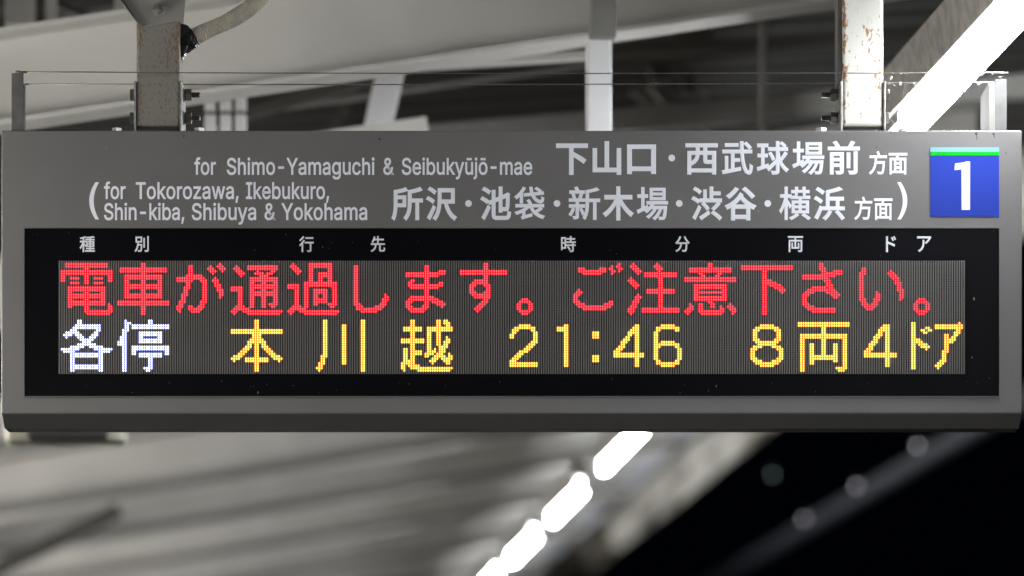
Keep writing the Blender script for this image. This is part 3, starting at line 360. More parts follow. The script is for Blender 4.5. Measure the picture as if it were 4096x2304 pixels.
    'Yokohama': '203,0 203,208 16,509 91,509 192,344 222,292 250,230 224,230 251,293 280,344 381,509 455,509 268,208 268,0|679,-8 646,-5 616,3 589,16 565,35 544,58 528,85 516,116 508,150 506,187 508,225 516,260 528,291 544,318 565,341 589,360 616,374 646,382 679,384 712,382 743,374 770,360 795,341 815,318 831,291 843,260 850,225 853,187 850,150 843,116 831,85 815,58 795,35 770,16 743,3 712,-5|679,46 703,49 724,55 742,66 757,80 769,97 779,117 786,139 790,163 791,187 790,212 786,236 779,258 769,278 757,296 742,310 724,321 703,328 679,330 655,328 635,321 617,310 602,296 590,278 580,258 573,236 569,212 568,187 569,163 573,139 580,117 590,97 602,80 617,66 635,55 655,49|997,137 997,212 1008,212 1171,379 1247,379 1071,199 1064,199|940,0 940,509 1001,509 1001,0|1181,0 1035,186 1078,229 1259,0|1475,-8 1442,-5 1412,3 1384,16 1360,35 1340,58 1324,85 1312,116 1304,150 1302,187 1304,225 1312,260 1324,291 1340,318 1360,341 1384,360 1412,374 1442,382 1475,384 1508,382 1539,374 1566,360 1590,341 1611,318 1627,291 1639,260 1646,225 1649,187 1646,150 1639,116 1627,85 1611,58 1590,35 1566,16 1539,3 1508,-5|1475,46 1499,49 1520,55 1538,66 1553,80 1565,97 1575,117 1582,139 1586,163 1587,187 1586,212 1582,236 1575,258 1565,278 1553,296 1538,310 1520,321 1499,328 1475,330 1451,328 1431,321 1413,310 1398,296 1386,278 1376,258 1369,236 1365,212 1364,187 1365,163 1369,139 1376,117 1386,97 1398,80 1413,66 1431,55 1451,49|1797,227 1797,0 1735,0 1735,509 1797,509 1797,287 1785,287 1799,319 1815,344 1835,362 1858,374 1883,382 1910,384 1935,383 1957,377 1978,369 1996,356 2011,340 2024,321 2033,298 2038,271 2040,240 2040,0 1979,0 1979,235 1976,263 1969,286 1956,304 1939,318 1918,326 1893,329 1875,328 1859,324 1844,317 1830,308 1819,297 1809,283 1802,266 1798,248|2253,-9 2229,-7 2208,-3 2187,5 2169,15 2153,29 2140,45 2131,63 2125,84 2123,108 2125,128 2129,146 2136,161 2146,174 2157,184 2170,193 2185,200 2201,206 2218,211 2271,220 2327,227 2340,229 2350,231 2358,235 2364,240 2367,246 2368,255 2368,257 2367,272 2364,285 2360,297 2353,307 2344,315 2333,322 2320,327 2305,330 2288,331 2271,330 2256,327 2242,322 2230,316 2219,309 2210,301 2203,292 2197,283 2193,274 2134,291 2144,313 2156,331 2171,346 2188,358 2206,368 2226,375 2246,380 2266,383 2287,384 2332,379 2348,375 2364,369 2379,360 2393,350 2405,336 2415,320 2423,301 2428,278 2429,251 2429,0 2369,0 2369,52 2365,52 2345,25 2335,16 2322,8 2308,1 2292,-4 2273,-7|2263,45 2285,47 2304,51 2321,59 2335,68 2347,80 2356,93 2363,108 2367,122 2368,138 2368,190 2352,182 2324,176 2293,171 2268,168 2227,159 2215,153 2205,147 2196,139 2190,130 2186,118 2185,105 2186,93 2189,82 2195,72 2202,64 2212,57 2223,52 2235,48 2249,46|2535,0 2535,379 2594,379 2594,295 2590,295 2596,314 2604,331 2615,346 2627,358 2640,368 2654,376 2669,382 2685,385 2701,386 2727,383 2750,375 2769,361 2785,342 2796,320 2803,295 2794,295 2800,312 2809,329 2819,343 2832,356 2847,366 2863,375 2880,381 2899,385 2919,386 2940,385 2960,380 2979,372 2996,361 3011,346 3023,328 3032,307 3037,283 3039,255 3039,0 2978,0 2978,254 2975,279 2967,298 2955,313 2938,323 2920,329 2901,330 2884,329 2870,326 2856,320 2845,312 2835,302 2827,290 2822,277 2818,263 2817,247 2817,0 2756,0 2756,260 2754,280 2747,297 2735,311 2720,322 2702,328 2681,330 2667,329 2653,326 2640,320 2627,312 2617,302 2608,289 2601,274 2597,257 2596,238 2596,0|3252,-9 3228,-7 3207,-3 3186,5 3168,15 3152,29 3139,45 3130,63 3124,84 3122,108 3124,128 3128,146 3135,161 3145,174 3156,184 3169,193 3184,200 3200,206 3217,211 3270,220 3326,227 3339,229 3349,231 3357,235 3363,240 3366,246 3367,255 3367,257 3366,272 3363,285 3358,297 3352,307 3343,315 3332,322 3319,327 3304,330 3287,331 3270,330 3255,327 3241,322 3229,316 3218,309 3209,301 3202,292 3196,283 3192,274 3133,291 3143,313 3155,331 3170,346 3187,358 3205,368 3225,375 3245,380 3265,383 3286,384 3331,379 3347,375 3363,369 3378,360 3392,350 3404,336 3414,320 3422,301 3427,278 3428,251 3428,0 3368,0 3368,52 3364,52 3344,25 3334,16 3321,8 3307,1 3291,-4 3272,-7|3262,45 3284,47 3303,51 3320,59 3334,68 3346,80 3355,93 3362,108 3366,122 3367,138 3367,190 3351,182 3323,176 3292,171 3267,168 3226,159 3214,153 3204,147 3195,139 3189,130 3185,118 3184,105 3185,93 3188,82 3194,72 3201,64 3211,57 3222,52 3234,48 3248,46',
}


def latin(word, x0, x1, base, em, m, parent, y, weight=0.013):
    loops = []
    for lp in LATIN[word].split('|'):
        pts = [tuple(map(int, p.split(','))) for p in lp.split(' ')]
        ar = sum(pts[k - 1][0] * pts[k][1] - pts[k][0] * pts[k - 1][1] for k in range(len(pts)))
        loops.append((ar, pts))
    sgn = 1 if max(loops, key=lambda q: abs(q[0]))[0] > 0 else -1
    outer = [q[1] for q in loops if q[0] * sgn > 0]
    holes = [q[1] for q in loops if q[0] * sgn < 0]
    def inside(p, poly):
        c = False
        for k in range(len(poly)):
            (x1_, y1_), (x2_, y2_) = poly[k - 1], poly[k]
            if (y1_ > p[1]) != (y2_ > p[1]) and p[0] < (x2_ - x1_) * (p[1] - y1_) / (y2_ - y1_) + x1_:
                c = not c
        return c
    bm = bmesh.new()
    lo, hi = [], []
    for n_, op in enumerate(outer):
        cu = bpy.data.curves.new('word', 'CURVE')
        cu.dimensions = '2D'
        cu.fill_mode = 'BOTH'
        cu.bevel_depth = weight
        cu.bevel_resolution = 0
        for pts in [op] + [h for h in holes if inside(h[0], op)]:
            sp_ = cu.splines.new('POLY')
            sp_.points.add(len(pts) - 1)
            for i, (a, b) in enumerate(pts):
                sp_.points[i].co = (a / 1000.0, b / 1000.0, 0, 1)
            sp_.use_cyclic_u = True
        me = curve_to_mesh(cu, 'printed_word')
        for v in me.vertices:
            v.co.z += 0.0016 * (n_ % 5)          # overlapping strokes never share a plane
        bm.from_mesh(me)
        bpy.data.meshes.remove(me)
    me = bpy.data.meshes.new('printed_word')
    bm.to_mesh(me); bm.free()
    xs = [v.co.x for v in me.vertices]
    a, b = min(xs), max(xs)
    for v in me.vertices:
        v.co = (SX(x0 + (v.co.x - a) / (b - a) * (x1 - x0)), y - 0.0005 - 0.0003 * max(-1.0, min(2.0, v.co.z / weight)), SZ(base - v.co.y * em))
    return link('printed_word', me, m, parent)

# ------------------------------------------------------------------ LED bitmaps: 'columns:rows' in a 24 x 24 cell
B = {
 '電': '3-20:1-2 3-20:4-5 1-2:4-8 21-22:4-8 11-12:1-9 5-8:7 5-8:9 15-18:7 15-18:9 4-5:11-19 18-19:11-18 4-19:11-12 6-17:14-15 6-17:17-18 11:11-21 12:11-22 12-21:21-22 21:18-22 22:19-21',
 '車': '11-12:1-22 2-21:3-4 4-5:6-15 18-19:6-15 4-19:6-7 4-19:10-11 4-19:14-15 1-22:17-18',
 'が': '2:7-8 2:19-20 3:7-8 3:17-21 4:7-8 4:14-19 5:7-8 5:11-17 6:6-14 7:2-11 8:2-8 9-11:6-7 12:6-8 13:7-19 14:8-17 12:17-20 11:19-21 9-10:20-21 8:19-21 7:19-20 15:3 16:2-4 17:3-5 18:4 19:2 20:1-3 21:2-4 22:3 17:8 18:7-10 19:8-12 20:10-15 21:12-14',
 '通': '2:3 3:2-4 4:3-5 5:4-6 6:5 1-3:11-12 4-5:11-20 1:21 2:20-22 3:19-21 6:19-21 7:20-21 8:20-22 9-21:21-22 22:21 8-20:2-3 11:5 12:2-5 13:5-8 14:5-19 15:6-19 16:5-8 17:5 18:2-5 19:2-4 9-10:7-19 19:7-19 20:7-18 9-20:7-8 11-18:10-11 11-18:13-14 17:18 18:18-19',
 '過': '2:2 3:1-3 4:2-4 5:3-5 6:4 1-3:10-11 4-5:10-20 1:21 2:20-22 3:19-21 6:19-21 7:20-21 8:9-22 9:9-19 9-21:21-22 22:21 10-11:1-10 18-19:1-10 10-19:1-2 14-15:5-10 14-17:5-6 8-21:9-10 20:9-19 21:9-18 18:18 19:18-19 12-13:12-18 16-17:12-17 12-17:12-13 12-17:16-17',
 'し': '5:2-18 6:2-20 7:18-20 8:19-21 9-13:20-21 14:19-21 15:19-20 16:18-20 17:16-19 18:14-18 19:15-16',
 'ま': '3-16:5-6 17-19:4-5 11:2-20 12:2-19 4:9-10 5:8-11 6:8 6-16:10-11 17-18:9-10 3:17-19 4:16-20 5:15-17 5:19-21 6-10:15-16 6-9:20-21 10:19-21 13:15-16 14:15-17 15:16-17 16:16-18 17:17-18 18:17-19 19:18',
 'す': '2-21:4-5 12:1-10 12:13-18 13:1-17 14:10-15 6:10-13 7:9-14 8:8-10 8:13-15 9-11:8-9 9-11:14-15 11:17-19 10:18-20 9:19-21 8:20',
 '。': '2:18-20 3:17-21 4-6:16-17 4-6:21-22 7:17-21 8:18-20',
 'ご': '4-5:3-4 6:3-5 7-12:4-5 13:3-5 14-15:3-4 17:3 18:2-5 19:4 20:2 21:1-4 22:3 2:14-17 3:13-18 4:12-14 4:17-19 5:13 5:18-19 6:18-20 7-14:19-20 15:18-20 16:18-19 17:17-19 18:17-18',
 '注': '2:2 3:1-3 4:2-4 5:3-5 6:4 1:8 2:7-9 3:8-10 4:9-11 5:10 1:20-21 2:19-22 3:17-21 4:15-19 5:14-17 6:15 12:2 13:1-3 14:2-21 15:3 15:5-21 8-21:5-6 9-20:12-13 7-22:20-21',
 '意': '11-12:1-4 3-20:3-4 7:3-5 8:5-6 9:6 16:3-5 15:5-6 14:6 1-22:7-8 5-6:10-16 17-18:10-16 5-18:10-11 7-16:13 7-16:15-16 1:21 2:20-22 3:18-21 4:19-20 7:18-21 8:18-22 9-16:21-22 16:19-22 17:20-21 11:15-17 12:15-19 13:18-19 19:19 20:18-20 21:19-22 22:20-21',
 '下': '1-22:2-3 10-11:2-22 12:8-9 13:8-10 14:9-10 15:9-11 16:10-11 17:10-12 18:11-13 19:12',
 'さ': '3-11:6-7 10:1-3 11:1-7 12:3-8 13:5-10 14:5-6 14:8-13 15:5-6 15:10-14 16:4-6 16:12-15 17:4-5 17:13-15 18:4-5 18:14 19:4-5 3:14-18 4:13-19 5:12-14 5:18-20 6:12-13 6:19-20 7:11-13 7:19-21 8-12:11-12 8-16:20-21 13:12-13',
 'い': '3:5-16 4:3-18 5:3-5 5:16-19 6:18-20 7:19-20 8:18-20 9:16-19 10:13-18 11:14-16 15:5 16:4-6 17:5-7 18:6-9 19:7-12 20:9-16 21:12-15',
 '各': '1:13 2:7 2-4:13-14 3:6-8 4:6-7 5:5-7 6:4-6 7:3-7 8:1-4 8:6-8 9:1-4 9:7-9 10-15:3-4 10:8-12 11-12:9-11 13:8-12 14:7-9 15:6-8 16:3-7 17:3-5 5-6:12-22 17-18:12-22 7:12-13 8:11-13 9:11-12 14:11-12 15:11-13 16:12-13 7-16:15-16 7-16:20-21 19-21:13-14 22:13',
 '停': '1:10-11 2:8-11 3:5-22 4:1-22 5:2-5 6:2 7-22:3-4 14-15:1-4 10-19:6-7 10-11:6-10 18-19:6-10 10-19:9-10 7-22:12-13 7-8:12-15 21-22:12-15 10-19:15-16 14:15-22 15:15-21 13:21-22 12:21',
 '本': '1-22:5-6 11-12:1-22 10:5-10 13:5-10 9:9-12 14:9-12 8:10-13 15:10-13 7:12-14 16:12-14 6:13-15 17:13-15 5:14-16 18:14-16 4:15-17 19:15-17 3:16-17 20:16-17 2:16-18 21:16-18 1:17 22:17 7-16:17-18',
 '川': '1:21 2:19-22 3:16-21 4:1-19 5:1-16 12-13:3-19 20-21:1-22',
 '越': '1:9-10 1:19-21 2:13-22 3:13-19 2-9:4-5 1-10:9-10 4:18-20 5-6:1-21 7-9:14-15 7:20-21 8:20-22 9-21:21-22 22:21 11:15-16 12:4-16 13:4-15 14:4-5 14:14-15 15:4-5 15:13-14 16:1-11 17:1-16 18:4-5 18:12-17 19:1-2 19:4-5 19:10-14 19:16-18 20:1-5 20:8-12 20:17-19 21:2-5 21:9-10 21:15-19 22:4-5 22:16-17 13:18 14:17-19 15:16-18 16:15-17',
 '2': '0:7-8 0:18-20 1:5-8 1:17-20 2:4-6 2:16-20 3:4-5 3:15-17 4-8:3-4 4:14-16 5:14-15 6:13-14 7:12-14 8:11-13 9:4-5 9:10-12 10:4-11 11:6-10 3-11:19-20',
 '1': '0-2:4-5 3-4:3-20',
 ':': '0-2:6-8 0-2:16-18',
 '4': '0:14-16 1:13-16 2:12-16 3:10-13 4:9-12 5:8-10 6:6-9 7:5-7 8:4-6 9-10:3-20 0-12:15-16',
 '6': '0:6-17 1:4-19 2:4-5 2:11-12 2:18-19 3-8:3-4 3-8:10-11 3-8:19-20 9:4-5 9:11-12 9:18-19 10:4-5 10:11-19 11:13-17',
 '8': '0:13-17 1:5-9 1:12-18 2:4-10 2:12-13 2:17-19 3:4-5 3:9-12 3:18-19 4:3-4 4:10-12 4:18-20 5-8:3-4 5-8:10-11 5-8:19-20 9:3-4 9:10-12 9:18-20 10:4-5 10:9-12 10:18-19 11:4-10 11:12-13 11:17-19 12:5-9 12:12-18 13:13-17',
 '両': '1-22:2-3 11-12:2-17 2-21:7-8 2-3:7-22 6-7:11-19 16-17:11-18 8-15:16-17 20:7-22 21:7-21 17:21 18-19:21-22',
 '4w': '0:14-16 1:13-16 2:11-16 3:10-13 4:8-11 5:7-10 6:5-8 7:4-7 8:3-5 9-10:3-20 0-13:15-16',
 'ド': '0-1:2-21 2:9-10 3:9-11 4:10-12 5:11-12 6:11-13 7:12 4:5 5:5-6 6:4 6:6 7:4-5 8:5',
 'ア': '0-11:3-4 10:2-6 9:3-7 8:6-9 7:8-10 6:9-10 5:7-14 4:7-18 3:14-19 2:18-20 1:19-21 0:20',
}
MESSAGE = [  # (glyph, first column, first row, colour, words for the label)
 ('電', 0, 0, 'r'), ('車', 24, 0, 'r'), ('が', 48, 0, 'r'), ('通', 72, 0, 'r'), ('過', 96, 0, 'r'), ('し', 120, 0, 'r'),
 ('ま', 144, 0, 'r'), ('す', 168, 0, 'r'), ('。', 192, 0, 'r'), ('ご', 216, 0, 'r'), ('注', 240, 0, 'r'), ('意', 264, 0, 'r'),
 ('下', 288, 0, 'r'), ('さ', 312, 0, 'r'), ('い', 336, 0, 'r'), ('。', 360, 0, 'r'),
 ('各', 0, 24, 'w'), ('停', 24, 24, 'w'), ('本', 72, 24, 'y'), ('川', 108, 24, 'y'), ('越', 144, 24, 'y'),
 ('2', 191, 24, 'y'), ('1', 211, 24, 'y'), (':', 226, 24, 'y'), ('4', 235, 24, 'y'), ('6', 252, 24, 'y'),
 ('8', 293, 24, 'y'), ('両', 312, 24, 'y'), ('4w', 341, 24, 'y'), ('ド', 361, 24, 'y'), ('ア', 371, 24, 'y'),
]
def rng(t):
    a = t.split('-')
    return range(int(a[0]), int(a[-1]) + 1)
def cells(code):
    s = set()
    for tok in code.split():
        c, r = tok.split(':')
        for i in rng(c):
            for j in rng(r):
                s.add((i, j))
    return s

# ================================================================== the departure sign
sign = thing('departure_sign', 'wide grey hanging train departure sign with red, white and yellow LED text', 'departure sign',
             loc=(SX(2048), D0, SZ(1735)))
def sp(o):
    """parent to the sign, keep the place it was built at"""
    o.parent = sign
    o.matrix_parent_inverse = Matrix.Translation(sign.location).inverted()
    return o

L, R_, T = SX(5), SX(4088), SZ(522)
# housing: profile in (y, z), swept along x, with rounded ends
prof = [(8.000, T), (8.000, SZ(1654)), (8.045, CAM_H + 1.0079), (8.113, CAM_H + 1.0079), (8.16, CAM_H + 1.07), (8.16, T)]
bm = bmesh.new()
vs = [bm.verts.new((L, y, z)) for y, z in prof]
f = bm.faces.new(vs)
r = bmesh.ops.extrude_face_region(bm, geom=[f])
for g in r['geom']:
    if isinstance(g, bmesh.types.BMVert):
        g.co.x = R_
bmesh.ops.bevel(bm, geom=list(bm.edges), offset=0.0026, segments=3, affect='EDGES', profile=0.5)
# recess in the front for the display window is covered by the window panel set 1.5 mm proud of its frame edge
hme = mesh_of(bm, 'housing')
housing = sp(link('housing', hme, M_PANEL))
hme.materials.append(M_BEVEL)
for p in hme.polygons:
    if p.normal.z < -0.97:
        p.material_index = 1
# a window frame of four thin strips, so the black window sits recessed inside it
wx0, wx1, wz0, wz1 = SX(98.6), SX(3996), SZ(1585), SZ(914)
yf = D0
panel = sp(box('display_window', wx0, wx1, yf - 0.0015, yf + 0.004, wz0, wz1, M_BLACK, bev=0.0006))
tr = 0.0022
bm = bmesh.new()
for (a, b_, c, d_) in ((wx0 - tr, wx1 + tr, wz1 + 0.0002, wz1 + tr), (wx0 - tr, wx1 + tr, wz0 - tr, wz0 - 0.0002), (wx0 - tr, wx0 - 0.0002, wz0, wz1), (wx1 + 0.0002, wx1 + tr, wz0, wz1)):
    box_bm(bm, a, b_, yf - 0.0035, yf + 0.002, c, d_)
wf = sp(link('window_frame', mesh_of(bm, 'window_frame'), M_PANEL))

# LED matrix
NX, NY = 384, 48
lx0, lx1, lz0, lz1 = SX(233.8), SX(3860.5), SZ(1497), SZ(1043.5)
px_, pz_ = (lx1 - lx0) / NX, (lz1 - lz0) / NY
def sub(o, p):
    o.parent = p
    o.matrix_parent_inverse = Matrix.Translation(sign.location).inverted() if p is sign else Matrix.Identity(4)
    return o
# children of a part that itself carries a parent inverse: the part's own basis is identity, so identity works
box('led_board', lx0 - 0.008, lx1 + 0.008, yf - 0.0022, yf - 0.0010, lz0 - 0.006, lz1 + 0.006, M_LEDBED, panel)
lit = {}
for gi, (g, c0, r0, colr) in enumerate(MESSAGE):
    for (i, j) in cells(B[g]):
        lit[(c0 + i, r0 + j)] = colr
verts, faces = [], []
yb = yf - 0.0023
for i in range(NX):
    for j in range(NY):
        if (i, j) in lit:
            continue
        cx = lx0 + (i + 0.5) * px_; cz = lz1 - (j + 0.5) * pz_
        w, h = px_ * 0.31, pz_ * 0.47
        k = len(verts)
        verts += [(cx - w, yb, cz - h), (cx + w, yb, cz - h), (cx + w, yb, cz + h), (cx - w, yb, cz + h),
                  (cx - w * .6, yb - 0.0011, cz - h * .72), (cx + w * .6, yb - 0.0011, cz - h * .72), (cx + w * .6, yb - 0.0011, cz + h * .72), (cx - w * .6, yb - 0.0011, cz + h * .72)]
        faces += [(k + 4, k + 5, k + 6, k + 7), (k, k + 1, k + 5, k + 4), (k + 1, k + 2, k + 6, k + 5), (k + 2, k + 3, k + 7, k + 6), (k + 3, k, k + 4, k + 7)]
me = bpy.data.meshes.new('unlit_leds')
me.from_pydata(verts, [], faces)
tag(link('unlit_leds', me, M_LEDOFF, panel), kind='stuff')

def led_mesh(cs, c0, r0):
    """lit LEDs of one character: a coloured lens and the hot die in it"""
    verts, faces, mi = [], [], []
    for (i, j) in sorted(cs):
        cx = lx0 + (c0 + i + 0.5) * px_; cz = lz1 - (r0 + j + 0.5) * pz_
        for (w, h, y, q) in ((0.47, 0.57, yb - 0.0012, 0), (0.22, 0.38, yb - 0.0018, 1)):
            k = len(verts)
            for a in range(8):
                an = math.pi / 8 + a * math.pi / 4
                verts.append((cx + w * px_ * math.cos(an) * 1.06, y, cz + h * pz_ * math.sin(an) * 1.06))
            faces.append(tuple(range(k, k + 8))); mi.append(q)
    me = bpy.data.meshes.new('led_character')
    me.from_pydata(verts, [], faces)
    for p, q in zip(me.polygons, mi):
        p.material_index = q
    return me
CN = {'r': 'red', 'w': 'white', 'y': 'yellow'}
for (g, c0, r0, colr) in MESSAGE:
    me = led_mesh(cells(B[g]), c0, r0)
    o = link('led_character', me, None, panel)
    me.materials.append(LEDS[colr][0]); me.materials.append(LEDS[colr][1])
    ch = g[0]
    o['label'] = '%s LED character %s' % (CN[colr], ch)

# small printed headings on the black window
for ch, a, b_ in (('種', 319, 380), ('別', 538, 596), ('行', 1196, 1255), ('先', 1482, 1541), ('時', 2244, 2303), ('分', 2700, 2759), ('両', 3151, 3212), ('ド', 3543, 3584), ('ア', 3668, 3725)):
    o = kanji(ch, a, b_, 1003, 66, 0.016, M_HEAD, panel, yf - 0.0018, 'printed_heading', (945, 1009))
    o['label'] = 'small white printed character ' + ch

# destination lettering on the grey panel
YP = yf - 0.0002
W1, W2, W3 = 0.030, 0.022, 0.014
for ch, a, b_, w in (('下', 2224, 2352, W1), ('山', 2370, 2485, W1), ('口', 2508, 2624, W1), ('西', 2741, 2871, .024), ('武', 2886, 3012, W2), ('球', 3026, 3156, W2),
                     ('場', 3168, 3297, W3 + .004), ('前', 3310, 3439, .022)):
    sp(kanji(ch, a, b_, 685, 140, w, M_WHITE, None, YP))
for ch, a, b_, w in (('所', 1565, 1692, .024), ('沢', 1703, 1829, .026), ('池', 1920, 2045, .026), ('袋', 2056, 2181, .018), ('新', 2273, 2401, .018), ('木', 2410, 2536, W1),
                     ('場', 2546, 2672, W3 + .004), ('渋', 2764, 2889, .024), ('谷', 2898, 3027, W1), ('横', 3116, 3244, .017), ('浜', 3254, 3380, .024)):
    sp(kanji(ch, a, b_, 867, 140, w, M_WHITE, None, YP))
for ch, a, b_, bs in (('方', 3475, 3547, 689), ('面', 3554, 3629, 689), ('方', 3416, 3489, 871), ('面', 3496, 3570, 871)):
    sp(kanji(ch, a, b_, bs, 97, 0.020, M_WHITE, None, YP))
def disc(cx, cy, r):
    return [(cx + r * math.cos(t * math.pi / 10), cy + r * math.sin(t * math.pi / 10)) for t in range(20)]
for cx, cy in ((2687, 632), (1874, 814), (2228, 814), (2717, 814), (3071, 814)):
    sp(poly_mesh('middle_dot', [disc(cx, cy, 13.5)], YP, M_WHITE, None))
def paren(x_in, x_out, y0, y1, th):
    out, inn = [], []
    for k in range(17):
        t = k / 16 * 2 - 1
        bow = 1 - t * t
        y = (y0 + y1) / 2 + t * (y1 - y0) / 2
        sgn = 1 if x_out > x_in else -1
        w = th * (0.8 + 0.2 * bow)
        out.append((x_in + (x_out - x_in) * bow, y))
        inn.append((x_in + (x_out - x_in) * bow - sgn * w, y))
    if x_out < x_in:
        inn = [(a, b) for a, b in inn]
    return out + inn[::-1]
for (xi, xo) in ((382, 357), (3603, 3629)):
    pts = paren(xi, xo, 729, 878, 18)
    bm = bmesh.new()
    n = len(pts) // 2
    A = pts[:n]; Bq = pts[n:][::-1]
    va = [bm.verts.new((SX(p[0]), YP - .0004, SZ(p[1]))) for p in A]
    vb = [bm.verts.new((SX(p[0]), YP - .0004, SZ(p[1]))) for p in Bq]
    for i in range(n - 1):
        bm.faces.new((va[i], va[i + 1], vb[i + 1], vb[i]))
    sp(link('printed_bracket', mesh_of(bm, 'printed_bracket'), M_WHITE))
for w, a, b_, bs in (('for', 777, 864, 698), ('Shimo-Yamaguchi', 907, 1498, 698), ('&', 1533, 1577, 698), ('Seibukyūjō-mae', 1607, 2129, 698),
                     ('for', 416, 503, 795), ('Tokorozawa,', 543, 955, 795), ('Ikebukuro,', 984, 1317, 795),
                     ('Shin-kiba,', 416, 738, 879), ('Shibuya', 767, 1025, 879), ('&', 1058, 1103, 879), ('Yokohama', 1125, 1469, 879)):
    sp(latin(w, a, b_, bs, 127, M_WHITE, None, YP))

# platform number plate
plate = sp(box('number_plate', SX(3721), SX(3996), YP - 0.0012, YP, SZ(867), SZ(590), M_BLUE))
yp2 = YP - 0.0014
def flat(name, x0, x1, y0, y1, m):
    o = poly_mesh(name, [[(x0, y0), (x1, y0), (x1, y1), (x0, y1)]], yp2, m, plate, 0.0004)
    return o
flat('light_blue_stripe', 3721, 3996, 590, 608, M_SKY)
flat('green_stripe', 3721, 3996, 608.4, 623, M_GREEN)
poly_mesh('numeral', [[(3820, 655), (3856, 650), (3862, 647), (3879.5, 647), (3879.5, 840), (3846, 840), (3846, 677), (3818, 681)]], yp2, mat('white_numeral_film', (0.80, 0.80, 0.82), 0.45), plate, 0.0004)

# specks, drips and insect marks on the panel
random.seed(3)
bm = bmesh.new()
def blob(cx, cy, rx, ry, y=YP - .0002):
    vs = [bm.verts.new((SX(cx + rx * math.cos(t * math.pi / 4) * random.uniform(.7, 1.2)), y, SZ(cy + ry * math.sin(t * math.pi / 4) * random.uniform(.7, 1.2)))) for t in range(8)]
    bm.faces.new(vs)
for a in ((1518, 556, 6, 5), (735, 545, 3, 5), (3905, 535, 6, 7), (3974, 536, 5, 5), (3907, 548, 2, 12), (3976, 546, 2, 9), (3505, 590, 2, 3), (4023, 612, 2, 5), (2430, 590, 2, 3), (3990, 870, 2, 6)):
    blob(*a)
sp(tag(link('insect_mark', mesh_of(bm, 'insect_mark'), M_DARK), kind='stuff'))
bm = bmesh.new()
for a in ((2286, 552, 2, 6), (426, 591, 2, 5), (3034, 846, 3, 6), (1032, 1571, 2, 6), (3896, 1195, 3, 7), (3888, 1430, 2, 5), (2865, 1545, 2, 5)):
    blob(*a, y=yf - 0.0017 if a[1] > 914 else YP - .0002)
for k in range(40):
    blob(random.uniform(110, 3985), random.choice((random.uniform(925, 1030), random.uniform(1510, 1575))), 1.0, random.uniform(1, 3.5), yf - 0.0017)
sp(tag(link('dust_speck', mesh_of(bm, 'dust_speck'), mat('dust', (0.25, 0.22, 0.18), 0.8)), kind='stuff'))

# nuts on the top of the housing
for k, (x0, x1) in enumerate(((447, 488), (777, 818), (3262, 3306), (3592, 3628))):
    cx = (x0 + x1) / 2
    d = 8.04
    sp(hexbolt('top_nut', AX(cx, d), d, T + 0.0002, (0, 0, 1), (x1 - x0) * S * 0.92, 0.0125, M_NUT, None))
bm = bmesh.new()
for k in range(26):
    x = random.choice((random.uniform(3770, 3950), random.uniform(3740, 3960), random.uniform(1980, 2120), random.uniform(3500, 3620)))
    s_ = random.uniform(1.5, 4)
    box_bm(bm, SX(x - s_ * 1.5), SX(x + s_ * 1.5), 8.001, 8.012, T, T + s_ * S)
sp(tag(link('dust_clump', mesh_of(bm, 'dust_clump'), M_SILK), kind='stuff'))

# ================================================================== the two hanger posts
def hanger(name, label, x0, x1, ytop, mtube, side, mrim):
    """square steel tube coming down from the roof, clamped between two bracket plates that stand on the sign"""
    d = 8.035
    cx = (AX(x0, d) + AX(x1, d)) / 2
    h = thing(name, label, 'hanger post', 'steel posts the sign hangs from', loc=(cx, d + 0.045, AZ(505, d)))
    def hp(o, p=None):
        o.parent = p or h
        if p is None:
            o.matrix_parent_inverse = Matrix.Translation(h.location).inverted()
        return o
    t = hp(box('tube', AX(x0, d), AX(x1, d), d, d + 0.09, AZ(505, d), AZ(ytop, d), mtube, bev=0.006))
    hp(box('gap_shade_block', AX(x0 + 6, d), AX(x1 - 6, d), d + 0.01, d + 0.08, T + 0.0005, AZ(506, d), M_DARK))  # dark block stands for the shade in the gap under the tube
    yl = AZ(325, d)
    pl = hp(box('clamp_plate', AX(x0 - 9, d), AX(x0 - 0.5, d), d - 0.004, d + 0.094, T + 0.0005, yl, mrim, bev=0.001))
    pr = hp(box('clamp_plate', AX(x1 + 0.5, d), AX(x1 + 9, d), d - 0.004, d + 0.094, T + 0.0005, yl, mrim, bev=0.001))
    for cyy in (366, 459):
        z = AZ(cyy, d); yc = d + 0.035
        # side=+1: thread on the right, head on the left
        if side > 0:
            xh, xn = AX(x0 - 9, d), AX(x1 + 9, d)
        else:
            xh, xn = AX(x1 + 9, d), AX(x0 - 9, d)
        hp(hexbolt('bolt_head', xh - side * 0.0115, yc, z, (1 if side > 0 else 1, 0, 0), 0.0225, 0.0115, M_BOLT, None)) if side > 0 else \
            hp(hexbolt('bolt_head', xh, yc, z, (1, 0, 0), 0.0225, 0.0105, M_BOLT, None))
        w = hp(hexbolt('washer', xn if side > 0 else xn - 0.003, yc, z, (1, 0, 0), 0.026, 0.003, M_STEEL, None, seg=20, bev=0.0003))
        w2 = hp(hexbolt('washer', xn + 0.003 if side > 0 else xn - 0.0055, yc, z, (1, 0, 0), 0.021, 0.0025, M_DARK, None, seg=20, bev=0.0003))
        hp(hexbolt('nut', xn + 0.0055 if side > 0 else xn - 0.0175, yc, z, (1, 0, 0), 0.0232, 0.012, M_BOLT, None))
        a, b_ = (xn + 0.0175, xn + 0.036) if side > 0 else (xn - 0.0375, xn - 0.0175)
        hp(thread('bolt_thread', a, b_, yc, z, 0.0062, M_BOLT, None))
    return h, hp, d
h1, hp1, d = hanger('hanger_post', 'rusty grey square hanger post at the left, with gusset plate and conduit', 545, 719, -260, M_TUBE_L, 1, M_STEEL)
dg = d - 0.008
